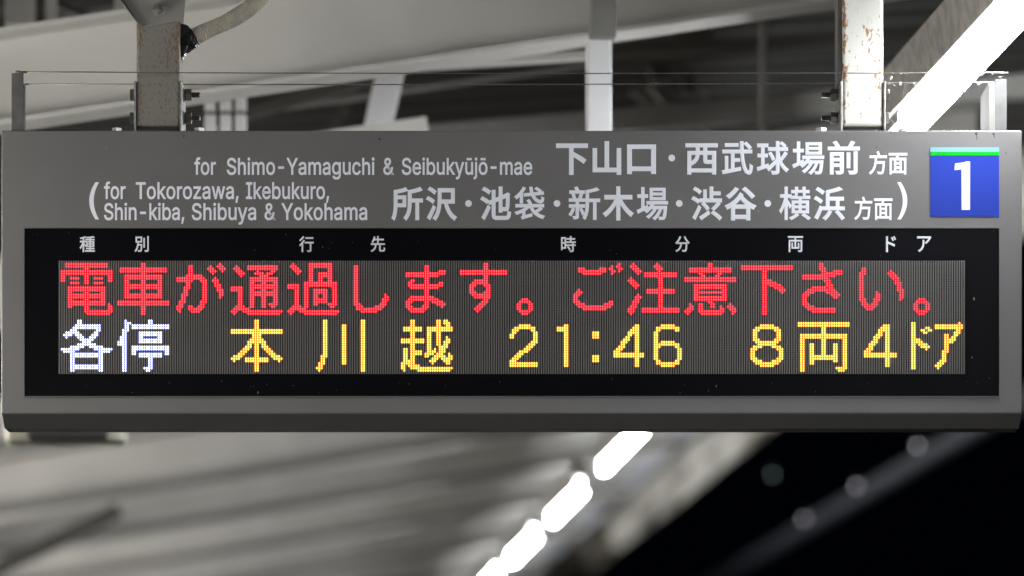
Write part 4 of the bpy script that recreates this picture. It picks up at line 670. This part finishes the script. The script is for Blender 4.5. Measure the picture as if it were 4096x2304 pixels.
g_ = [(548, 92), (572, 112), (640, 98), (700, 86), (733, 88), (746, -40), (748, -260), (330, -260), (465, -40)]
hp1(prism('gusset_plate', [(AX(a, dg), dg, AZ(b_, dg)) for a, b_ in g_], (0, 1, 0), 0.006, rusty('gusset_paint', (0.235, 0.225, 0.205), (0.13, 0.07, 0.04), 0.86, 5.0)))
# a darker edge angle of the gusset, running up to the left
hp1(prism('gusset_edge', [(AX(a, dg - .012), dg - .012, AZ(b_, dg - .012)) for a, b_ in ((545, 86), (562, 106), (470, -40), (350, -260), (322, -260), (452, -40))], (0, 1, 0), 0.012, M_DARK))
def ybolt(px, py, d, r, parent_fn):
    cx, cz = AX(px, d), AZ(py, d)
    for (nm, rr, l0, l1, m, sg) in (('washer', r, 0, 0.003, M_STEEL, 24), ('nut', r * 0.74, 0.003, 0.013, M_BOLT, 6), ('bolt_end', r * 0.40, 0.013, 0.021, M_BOLT, 14)):
        pts = [(cx + rr * math.cos(2 * math.pi * k / sg + .3), d - l0, cz + rr * math.sin(2 * math.pi * k / sg + .3)) for k in range(sg)]
        parent_fn(prism(nm, pts, (0, -1, 0), l1 - l0, m, None, 0.0006))
ybolt(638, 36, dg - 0.0002, 0.0155, hp1)
# weld bead / rim line
h2, hp2, d = hanger('hanger_post', 'pale square hanger post with rust spots, left of the bright lamp', 3370, 3533, -260, M_TUBE_R, -1, M_STEEL)
hp2(box('edge_strip', AX(3353, d), AX(3369.5, d), d + 0.012, d + 0.085, AZ(330, d), AZ(-260, d), M_BRACK))

# conduit with taped end
cp = [(700, 178), (742, 168), (775, 150), (830, 122), (900, 92), (960, 58), (1010, 22), (1060, -25), (1110, -85), (1150, -150), (1175, -230)]
def spline(pts, n):
    out = []
    P = [Vector((a, b, 0)) for a, b in pts]
    for i in range(len(P) - 1):
        p0 = P[max(0, i - 1)]; p1 = P[i]; p2 = P[i + 1]; p3 = P[min(len(P) - 1, i + 2)]
        for k in range(n):
            t = k / n
            out.append(0.5 * ((2 * p1) + (-p0 + p2) * t + (2 * p0 - 5 * p1 + 4 * p2 - p3) * t * t + (-p0 + 3 * p1 - 3 * p2 + p3) * t ** 3))
    out.append(P[-1])
    return out
sm = spline(cp[1:], 40)
# resample evenly, two rings per corrugation
d = 8.075
W = [Vector((AX(p.x, d), d, AZ(p.y, d))) for p in sm]
acc = [0]
for i in range(1, len(W)): acc.append(acc[-1] + (W[i] - W[i - 1]).length)
step = 0.00115
n = int(acc[-1] / step)
pts, rad, j = [], [], 0
random.seed(5)
for i in range(n):
    s_ = i * step
    while acc[j + 1] < s_ and j < len(acc) - 2: j += 1
    t = (s_ - acc[j]) / (acc[j + 1] - acc[j])
    pts.append(W[j].lerp(W[j + 1], t))
    ph = i % 4
    rad.append(0.0185 * (1.0, 1.0, 0.86, 0.86)[ph] + 0.0009 * math.sin(s_ * 60) )
con = thing('flexible_conduit', 'beige corrugated conduit curving up from the left hanger post', 'conduit', loc=tuple(W[0]))
def cpn(o):
    o.parent = con; o.matrix_parent_inverse = Matrix.Translation(con.location).inverted(); return o
cpn(sweep('corrugated_sleeve', pts, rad, 20, M_CONDUIT, None, smooth=False))
tp = [(728, 205), (735, 190), (742, 176), (752, 166), (765, 158), (782, 148)]
tp = spline(tp, 5)
cpn(sweep('tape_wrap', [(AX(p.x, d), d - .003, AZ(p.y, d)) for p in tp], [0.012 + 0.009 * min(1, k / 8) + random.uniform(-.0016, .0016) for k in range(len(tp))], 16, M_TAPE, None, smooth=False))
box_t = cpn(prism('tape_tail', [(AX(a, d - .02), d - .02, AZ(b_, d - .02)) for a, b_ in ((722, 92), (748, 98), (762, 112), (764, 150), (752, 190), (738, 216), (724, 232))], (0, 1, 0), 0.03, M_TAPE, None, 0.003))

# ================================================================== bird wires and their brackets
def bracket(label, xa, xb, m1, m2, ytop, split):
    d = 8.01
    b = thing('wire_bracket', label, 'bracket', 'brackets that carry the thin wires', loc=(AX((xa + xb) / 2, d), d, T))
    def f_(o):
        o.parent = b; o.matrix_parent_inverse = Matrix.Translation(b.location).inverted(); return o
    a, c = (xa, xb)
    f_(box('upright', AX(a, d), AX(c, d), d, d + 0.003, T + 0.0003, AZ(ytop, d), m1, bev=0.0006))
    if split:
        f_(box('side_flange', AX(split, 8.01), AX(a - 0.5, 8.01), d - 0.0005, d + 0.14, T + 0.0003, AZ(ytop + 12, d), m2, bev=0.0006))
    else:
        f_(box('side_flange', AX(c + 0.3, d), AX(c + 5, d), d + 0.001, d + 0.02, T + 0.0003, AZ(ytop + 45, d), m1, bev=0.0006))
    xm = (a + c) / 2
    f_(hexbolt('set_screw', AX(xm, d), d + 0.004, AZ(ytop, d) - 0.001, (0, 0, 1), 0.008, 0.0075, M_BOLT, None))
    return b
bracket('dark narrow upright bracket at the left end of the wires', 46, 94, M_BRACK, M_BRACK, 292, None)
bracket('pale upright bracket at the right end beside the lamp', 3981, 4027, M_BRACKL, M_GREYP, 318, 3955)
def wire(label, pl, d, r, ends):
    pts = [(AX(a, d), d, AZ(b_, d)) for a, b_ in pl]
    o = sweep('bird_wire', pts, r, 8, M_WIRE, None)
    tag(o, label, 'wire', 'thin wires stretched above the sign')
    return o
wire('upper of two thin wires stretched above the sign', [(70, 287), (300, 288), (1000, 292), (2000, 294), (3000, 293), (3600, 292), (4032, 290)], 8.008, 0.00115, 1)
wire('lower of two thin wires stretched above the sign', [(96, 336), (900, 338), (2000, 338), (3000, 335), (3600, 332), (3980, 329)], 8.14, 0.00125, 1)
# wire terminals
for lab, a, b_, y_, d in (('dark wire terminal at the left end of the upper wire', 62, 108, 288, 8.006), ('dark wire terminal at the left end of the lower wire', 96, 112, 337, 8.138),
                       ('pale wire terminal at the right end of the upper wire', 3975, 4032, 293, 8.006)):
    tag(sweep('wire_terminal', [(AX(a, d), d, AZ(y_ + 1, d)), (AX((a + b_) / 2, d), d, AZ(y_, d)), (AX(b_, d), d, AZ(y_ + 1, d))], 0.0022, 8, M_BRACK if a < 1000 else M_BRACKL, None), lab, 'wire terminal')
# cobweb and dust on the wires by the lamp
random.seed(11)
bm = bmesh.new()
def fil(p, q, r):
    p = Vector(p); q = Vector(q)
    t = (q - p).normalized(); s_ = t.cross(Vector((0, 1, 0.01))).normalized() * r; w = t.cross(s_).normalized() * r
    A = [bm.verts.new(p + v) for v in (s_, w, -s_, -w)]; Bv = [bm.verts.new(q + v) for v in (s_, w, -s_, -w)]
    for k in range(4): bm.faces.new((A[k], A[(k + 1) % 4], Bv[(k + 1) % 4], Bv[k]))
for k in range(34):
    x = random.uniform(3545, 3700) if k < 16 else random.uniform(3830, 3960)
    x2 = x + random.uniform(-60, 60)
    ya = 292 if random.random() < .5 else 332
    fil((AX(x, 8.05), 8.01, AZ(ya, 8.01)), (AX(x2, 8.05), 8.12, AZ(random.uniform(335, 400), 8.1)), 0.00022)
fil((AX(3612, 8.04), 8.01, AZ(330, 8.01)), (AX(3596, 8.04), 8.04, AZ(520, 8.04)), 0.0004)
fil((AX(3560, 8.04), 8.02, AZ(475, 8.01)), (AX(3590, 8.04), 8.04, AZ(503, 8.04)), 0.0003)
for k in range(26):
    seg = random.random()
    x = random.uniform(3550, 3670) if seg < .4 else random.uniform(3880, 3975)
    up = random.random() < .5
    y0 = 292 if up else 331
    dd = 8.008 if up else 8.14
    s_ = random.uniform(.0007, .002)
    box_bm(bm, AX(x, dd) - s_ * 1.4, AX(x, dd) + s_ * 1.4, dd - s_, dd + s_, AZ(y0, dd) - s_ * random.uniform(1, 3.2), AZ(y0, dd) + s_)
for (x, y) in ((3562, 312), (3848, 367)):
    r = bmesh.ops.create_icosphere(bm, subdivisions=1, radius=0.0048, matrix=Matrix.Translation((AX(x, 8.05), 8.05, AZ(y, 8.05))))
    for v in r['verts']: v.co += Vector((random.uniform(-1, 1), 0, random.uniform(-1, 1))) * .0015
tag(link('cobweb', mesh_of(bm, 'cobweb'), M_SILK), 'pale cobweb threads and dust on the wires by the lamp', 'cobweb', None, 'stuff')

# ================================================================== the platform roof: everything below is laid out along the platform
TH = math.atan(0.0907)
ct, st = math.cos(TH), math.sin(TH)
ROT = Matrix.Rotation(TH, 4, 'Z')
def UT(px, py, t):
    """point seen at a photograph pixel, on the cross-section of the platform at distance t: (u across, t along, z)"""
    kx = (px - 2048.0) / F; ky = (HOR - py) / F
    y = t / (ct - kx * st)
    return Vector((y * (kx * ct + st), t, CAM_H + y * ky))
def place(o, org=(0, 0, 0)):
    """meshes are built in (u, t, z); stand the object at org and turn it with the platform"""
    org = Vector(org)
    if o.type == 'MESH':
        o.data.transform(Matrix.Translation(-org))
    o.location = ROT @ org
    o.rotation_euler = (0, 0, TH)
    return o
def platform_thing(name, label, cat, org, group=None):
    return thing(name, label, cat, group, loc=tuple(ROT @ Vector(org)), rotz=TH)
def part_of(o, root_org):
    def f_(m_):
        m_.data.transform(Matrix.Translation(-Vector(root_org)))
        m_.parent = o
        return m_
    return f_
def bar_mesh(name, a, b, width, depth, m, bev=0.0):
    """straight member from a to b (same t or not), width seen from the camera, depth along the view"""
    a = Vector(a); b = Vector(b)
    t = (b - a).normalized()
    y = Vector((0, 1, 0))
    w = t.cross(y).normalized() * width / 2
    q = w.cross(t).normalized() * depth / 2
    poly = [a + w + q, a - w + q, a - w - q, a + w - q]
    return prism(name, poly, t, (b - a).length, m, None, bev)
def bar(name, label, cat, p0, p1, wpx, t0, m, depth=0.05, t1=None, group=None, bev=0.003):
    t1 = t0 if t1 is None else t1
    a = UT(*p0, t0); b = UT(*p1, t1)
    o = bar_mesh(name, a, b, wpx * t0 / F, depth, m, bev)
    place(o, a)
    return tag(o, label, cat, group)

# ground
bm = bmesh.new()
box_bm(bm, -3.6, 4.3, -6, 60, -0.3, 0.0)
o = place(link('platform_floor', mesh_of(bm, 'platform_floor'), M_FLOOR)); tag(o, kind='structure')
bm = bmesh.new()
box_bm(bm, -60, 60, -40, 140, -1.6, -1.2)
o = place(link('track_ground', mesh_of(bm, 'track_ground'), M_FLOOR)); tag(o, kind='structure')

# roof sheet: ribs run across the platform
DH = lambda u: CAM_H + 2.92 + 0.085 * (u + 0.0)
verts, faces = [], []
t = -5.0
u0, u1 = -5.0, 4.12
prof2 = []
while t < 48:
    for dt, dz in ((0, 0), (0.10, 0), (0.125, 0.07), (0.225, 0.07), (0.25, 0)):
        prof2.append((t + dt, dz))
    t += 0.25
for (tt, dz) in prof2:
    verts.append((u0, tt, DH(u0) + dz)); verts.append((u1, tt, DH(u1) + dz))
for i in range(len(prof2) - 1):
    k = i * 2
    if prof2[i][0] != prof2[i + 1][0] or prof2[i][1] != prof2[i + 1][1]:
        faces.append((k, k + 1, k + 3, k + 2))
# closed sheet: a second skin above gives it thickness
me = bpy.data.meshes.new('roof_sheet'); me.from_pydata(verts, [], faces)
o = place(link('roof_sheet', me, M_DECK)); tag(o, kind='structure')
md = o.modifiers.new('thick', 'SOLIDIFY'); md.thickness = 0.004; md.offset = 1

# edge board along the roof edge, outboard of the lamps
bm = bmesh.new()
t = -4.0
while t < 46:
    zb = CAM_H + 3.02 + random.uniform(-.012, .012)
    vs = [(3.70, t, zb - 0.09), (3.74, t, zb - 0.09), (3.80, t, CAM_H + 3.24), (3.66, t, CAM_H + 3.24)]
    v1 = [bm.verts.new(p) for p in vs]
    v2 = [bm.verts.new((p[0], t + 1.19, p[2])) for p in vs]
    bm.faces.new(v1); bm.faces.new(v2[::-1])
    for k in range(4): bm.faces.new((v1[k], v1[(k + 1) % 4], v2[(k + 1) % 4], v2[k]))
    t += 1.19
o = place(link('roof_edge', mesh_of(bm, 'roof_edge'), M_FASCIA)); tag(o, kind='structure')

# added pale boards: lamplight on the far roof sheet, put into their colour
bm = bmesh.new()
t = 15.4
while t < 46:
    for k in range(3):
        a_ = 2.25 + 0.37 * k
        box_bm(bm, a_, a_ + 0.36, t, t + 0.59, CAM_H + 2.97 + 0.012 * k, CAM_H + 3.0 + 0.012 * k)
    t += 0.6
o = place(link('lit_sheet_boards', mesh_of(bm, 'lit_sheet_boards'), M_LITSHEET)); tag(o, kind='structure')

# rafters: inclined I-beams across the platform
def rafter(t, label, web=0.208, u0=-3.4, u1=2.7):
    hb = lambda u: CAM_H + 1.91 + 0.169 * (u - 0.843 + 1.26)
    ht = lambda u: hb(u) + web + 0.006 * (u + 1)
    org = (0, t, hb(0))
    r = platform_thing('roof_rafter', label, 'roof beam', org, 'inclined steel rafters under the roof')
    pf = part_of(r, org)
    def strip(name, f0, f1, y0, y1):
        poly = [(u0, y0, f0(u0)), (u0, y1, f0(u0)), (u0, y1, f1(u0)), (u0, y0, f1(u0))]
        bm = bmesh.new()
        va = [bm.verts.new(p) for p in poly]
        vb = [bm.verts.new(p) for p in [(u1, y0, f0(u1)), (u1, y1, f0(u1)), (u1, y1, f1(u1)), (u1, y0, f1(u1))]]
        bm.faces.new(va); bm.faces.new(vb[::-1])
        for k in range(4): bm.faces.new((va[k], va[(k + 1) % 4], vb[(k + 1) % 4], vb[k]))
        return pf(link(name, mesh_of(bm, name), M_BEAM))
    strip('web', hb, ht, t + 0.085, t + 0.093)
    strip('bottom_flange', lambda u: hb(u) - 0.012, lambda u: hb(u) - 0.0004, t, t + 0.118)
    strip('top_flange', lambda u: ht(u) + 0.0004, lambda u: ht(u) + 0.012, t, t + 0.118)
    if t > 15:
        strip('flange_shade', lambda u: hb(u) + 0.004, lambda u: hb(u) + 0.042, t + 0.022, t + 0.083).data.materials[0] = M_GREYP  # dark strip painted in for the shadow line above the bottom flange
    return r
rafter(9.3, 'large pale roof beam crossing above the sign, nearest of its row')
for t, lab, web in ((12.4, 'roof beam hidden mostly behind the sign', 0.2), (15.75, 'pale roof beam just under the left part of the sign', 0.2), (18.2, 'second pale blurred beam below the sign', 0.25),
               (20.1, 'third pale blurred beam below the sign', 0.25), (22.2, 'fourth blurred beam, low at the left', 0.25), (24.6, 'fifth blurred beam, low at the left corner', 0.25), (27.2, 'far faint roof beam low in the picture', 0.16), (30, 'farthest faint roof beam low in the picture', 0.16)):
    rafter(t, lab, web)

# members seen above the sign
bar('roof_strut', 'white square post behind the sign, right of centre', 'post', (2394, 165), (2394, 640), 98, 9.0, M_WHITEP, 0.05)
o = bar('strut_channel', 'grey-brown channel gripping the top of the white post', 'channel', (2410, -200), (2410, 158), 100, 8.97, M_GREYP, 0.06)
a = UT(2411, 96, 8.93)
bar('roof_strut', 'short leaning white post behind the sign centre', 'post', (1562, 285), (1500, 560), 112, 10.2, M_WHITEP, 0.06)
bar('stub_beam', 'pale stub beam end peeping over the sign centre', 'beam', (1250, 578), (1705, 512), 66, 10.0, M_BEAM, 0.1)
bar('roof_brace', 'thin grey brace rising to the leaning post', 'brace', (600, 565), (1480, 318), 44, 10.6, M_BRACE.copy(), 0.04)
bar('roof_purlin', 'pale thin bar running right from the leaning post', 'purlin', (1590, 268), (2350, 222), 34, 9.9, M_BEAM, 0.04)
bar('roof_purlin', 'dim brown bar crossing behind the right hanger', 'purlin', (2350, 222), (4200, 120), 34, 12.2, M_BRACE, 0.05)
bar('roof_beam', 'grey-green beam rising right just above the sign', 'beam', (1640, 560), (4300, 330), 90, 11.2, M_GREYP, 0.08)
bar('roof_brace', 'dim diagonal brace behind the right half', 'brace', (2930, -40), (2560, 400), 105, 12.8, M_BRACE, 0.05)
bar('roof_brace', 'dim lower diagonal bar between the thin rods', 'brace', (2610, 330), (2760, 520), 50, 12.6, M_BRACE, 0.05)
bar('hanging_rod', 'long thin grey rod left of the right hanger', 'rod', (3052, -80), (3052, 640), 30, 10.4, M_GREYP, 0.02)
bar('hanging_rod', 'short thin grey rod left of the long rod', 'rod', (2826, 372), (2826, 640), 21, 11.2, M_GREYP, 0.02)
for k, (x, lab) in enumerate(((842, 'leftmost of three short white studs by the left hanger'), (903, 'middle of three short white studs by the left hanger'), (963, 'rightmost of three short white studs by the left hanger'))):
    a = UT(x, 452, 9.9)
    r = platform_thing('beam_stud', lab, 'stud', a, 'three short white studs')
    pf = part_of(r, a)
    pf(bar_mesh('stud_top', UT(x, 372 - k * 4, 9.9), UT(x, 446, 9.9), 46 * 9.9 / F, 0.03, M_WHITEP, 0.004))
    pf(bar_mesh('stud_foot', UT(x, 462, 9.9), UT(x, 640, 9.9), 46 * 9.9 / F, 0.03, M_WHITEP, 0.004))
    pf(bar_mesh('stud_joint', UT(x, 446.5, 9.9), UT(x, 461.5, 9.9), 34 * 9.9 / F, 0.02, M_GREYP))
bar('roof_box', 'pale upright box in the top left corner', 'box', (82, -150), (82, 118), 112, 10.6, M_BEAM, 0.1)
bar('roof_pipe', 'thin pale upright pipe in the top left corner', 'pipe', (205, -150), (205, 128), 42, 10.5, M_BEAM, 0.05)
bar('roof_pipe', 'thin pale upright pipe left of the gusset plate', 'pipe', (482, -150), (488, 70), 56, 10.5, M_BEAM, 0.05)
bar('roof_cable', 'dark slanting cable in the top left corner', 'cable', (190, 2), (380, 78), 24, 10.9, M_DARK, 0.02)
bar('roof_cable', 'short dark level cable beside the left gusset', 'cable', (375, 80), (450, 66), 26, 10.9, M_DARK, 0.02)

bar('roof_cable', 'dark cable hanging beside the pale corner box', 'cable', (150, -60), (158, 128), 20, 10.8, M_DARK, 0.02)
bar('roof_cable', 'thin dark slack cable running level in the top left corner', 'cable', (228, 40), (470, 18), 12, 11.2, M_DARK, 0.012)
bar('roof_purlin', 'dim purlin end behind the top left pipes', 'purlin', (225, 88), (520, 30), 26, 11.6, M_GREYP, 0.05)
bar('roof_purlin', 'slim pale bar from the studs up to the post', 'purlin', (1000, 452), (2340, 262), 16, 10.9, M_GREYP, 0.03)
bar('roof_brace', 'narrow brown brace left of the leaning post', 'brace', (1330, 520), (1420, 350), 30, 11.4, M_BRACE, 0.03)
bar('roof_box', 'small dark fitting behind the wires, right of the white post', 'fitting', (2600, 300), (2680, 290), 70, 11.6, M_DARK, 0.08)
bar('roof_box', 'small dark fitting low behind the wires, right of the post', 'fitting', (2730, 350), (2775, 350), 60, 11.6, M_DARK, 0.08)

# members seen below the sign
a = UT(262, 1750, 10.3)
r = platform_thing('ceiling_speaker', 'cream box with dark middle just under the left of the sign', 'speaker', a)
pf = part_of(r, a)
k_ = 10.3 / F
pf(bar_mesh('case', UT(25, 1700, 10.3), UT(505, 1700, 10.3), 150 * k_, 0.12, M_BOX, 0.012))
pf(bar_mesh('grille', UT(110, 1712, 10.22), UT(430, 1712, 10.22), 96 * k_, 0.03, M_DARK, 0.01))
bar('roof_brace', 'brown diagonal brace low at the left edge', 'brace', (-60, 2300), (480, 2040), 62, 16.4, M_BRACE, 0.04)

# ------------------------------------------------------------------ lamps
def lamp(u, z, t0, length, label, m, w=0.026, group='strip lamps in a row along the platform', brim=0.018):
    org = (u, t0, z)
    r = platform_thing('strip_lamp', label, 'lamp', org, group)
    pf = part_of(r, org)
    bm = bmesh.new()
    # housing: folded sheet above and on the left side
    sec = [(u - w / 2 - brim - 0.022, z + 0.105), (u + w / 2, z + 0.105), (u + w / 2, z + 0.032), (u - w / 2 - brim, z + 0.032), (u - w / 2 - brim, z + 0.0), (u - w / 2 - brim - 0.006, z + 0.0)]
    v1 = [bm.verts.new((a, t0, b)) for a, b in sec]
    v2 = [bm.verts.new((a, t0 + length, b)) for a, b in sec]
    bm.faces.new(v1); bm.faces.new(v2[::-1])
    n = len(sec)
    for k in range(n): bm.faces.new((v1[k], v1[(k + 1) % n], v2[(k + 1) % n], v2[k]))
    pf(link('housing', mesh_of(bm, 'housing'), M_HOUS))
    pf(box('diffuser', u - w / 2, u + w / 2, t0 + 0.012, t0 + length - 0.012, z - 0.028, z + 0.031, m, bev=0.008))
    for tt in (t0, t0 + length - 0.011):
        pf(box('end_cap', u - w / 2 - 0.001, u + w / 2 + 0.001, tt, tt + 0.011, z - 0.030, z + 0.0315, M_WHITEP, bev=0.002))
    return r
UR, ZR = 1.785 * ct, CAM_H + 1.9
lamp(UR + 0.026, ZR, 7.5, 1.57, 'bright white strip lamp behind the sign at the upper right', M_TUBEW, 0.052, brim=0.04)
lamp(UR + 0.045, ZR + 0.006, 9.12, 1.75, 'next strip lamp, only its near end showing above the sign', M_TUBEW, 0.05)
LN = {14.83: 'nearest blurred strip lamp under the sign, cut by its lower edge', 17.05: 'second blurred strip lamp of the diagonal row under the sign', 19.25: 'third blurred strip lamp of the diagonal row under the sign', 21.5: 'fourth blurred strip lamp, at the bottom edge of the picture'}
for t in (12.55, 14.83, 17.05, 19.25, 21.5, 23.75, 26.0, 28.3, 30.6, 4.9, 2.65, 0.4, -1.85):
    lamp(UR + 0.11, ZR, t + 0.1, 1.45, LN.get(t, 'strip lamp farther along the right row, out of the picture'), M_TUBEW)
for t in (-1.0, 3.0, 6.9, 10.0, 13.3, 16.6, 19.9, 23.2):  # unseen row, added to brighten the left rafters and the sign
    lamp(-1.5, CAM_H + 1.35, t, 1.9, 'added strip lamp out of view left of the picture', M_LEFTFILL, 0.05, group='added strip lamps out of view at the left')

# ------------------------------------------------------------------ dark trough, and glowing balls added for glints beyond the roof edge
HT = 3.0
a = (1.70 * HT * ct, 18.0, CAM_H + HT)
bm = bmesh.new(); box_bm(bm, a[0] - .05, a[0] + .05, 15, 60, CAM_H + HT - .05, CAM_H + HT + .05, .01)
o = place(link('cable_trough', mesh_of(bm, 'cable_trough'), M_TRGH), a)
tag(o, 'dim straight cable trough crossing the dark sky at the lower right', 'cable trough')
for px, py, lab, m in ((3670, 1783, 'uppermost of three dim round glowing glints over the trough', M_GLINT), (3425, 1943, 'middle one of three dim round glowing glints over the trough', M_GLINT), (3217, 2075, 'lowest of three dim round glowing glints over the trough', M_GLINT), (3090, 1900, 'very dim greenish glowing glint left of the three round ones', M_GLINTD)):
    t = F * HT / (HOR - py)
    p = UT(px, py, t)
    r = platform_thing('glint_ball', lab, 'glint', p, None if m is M_GLINTD else 'dim round glowing glints over the trough')
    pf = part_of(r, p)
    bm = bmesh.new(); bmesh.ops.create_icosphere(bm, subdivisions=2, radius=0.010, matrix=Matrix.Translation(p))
    pf(link('glint_glow', mesh_of(bm, 'glint_glow', True), m))
    pf(box('glint_base', p.x - .012, p.x + .012, p.y - .012, p.y + .012, p.z + .0095, p.z + .06, M_DARK))
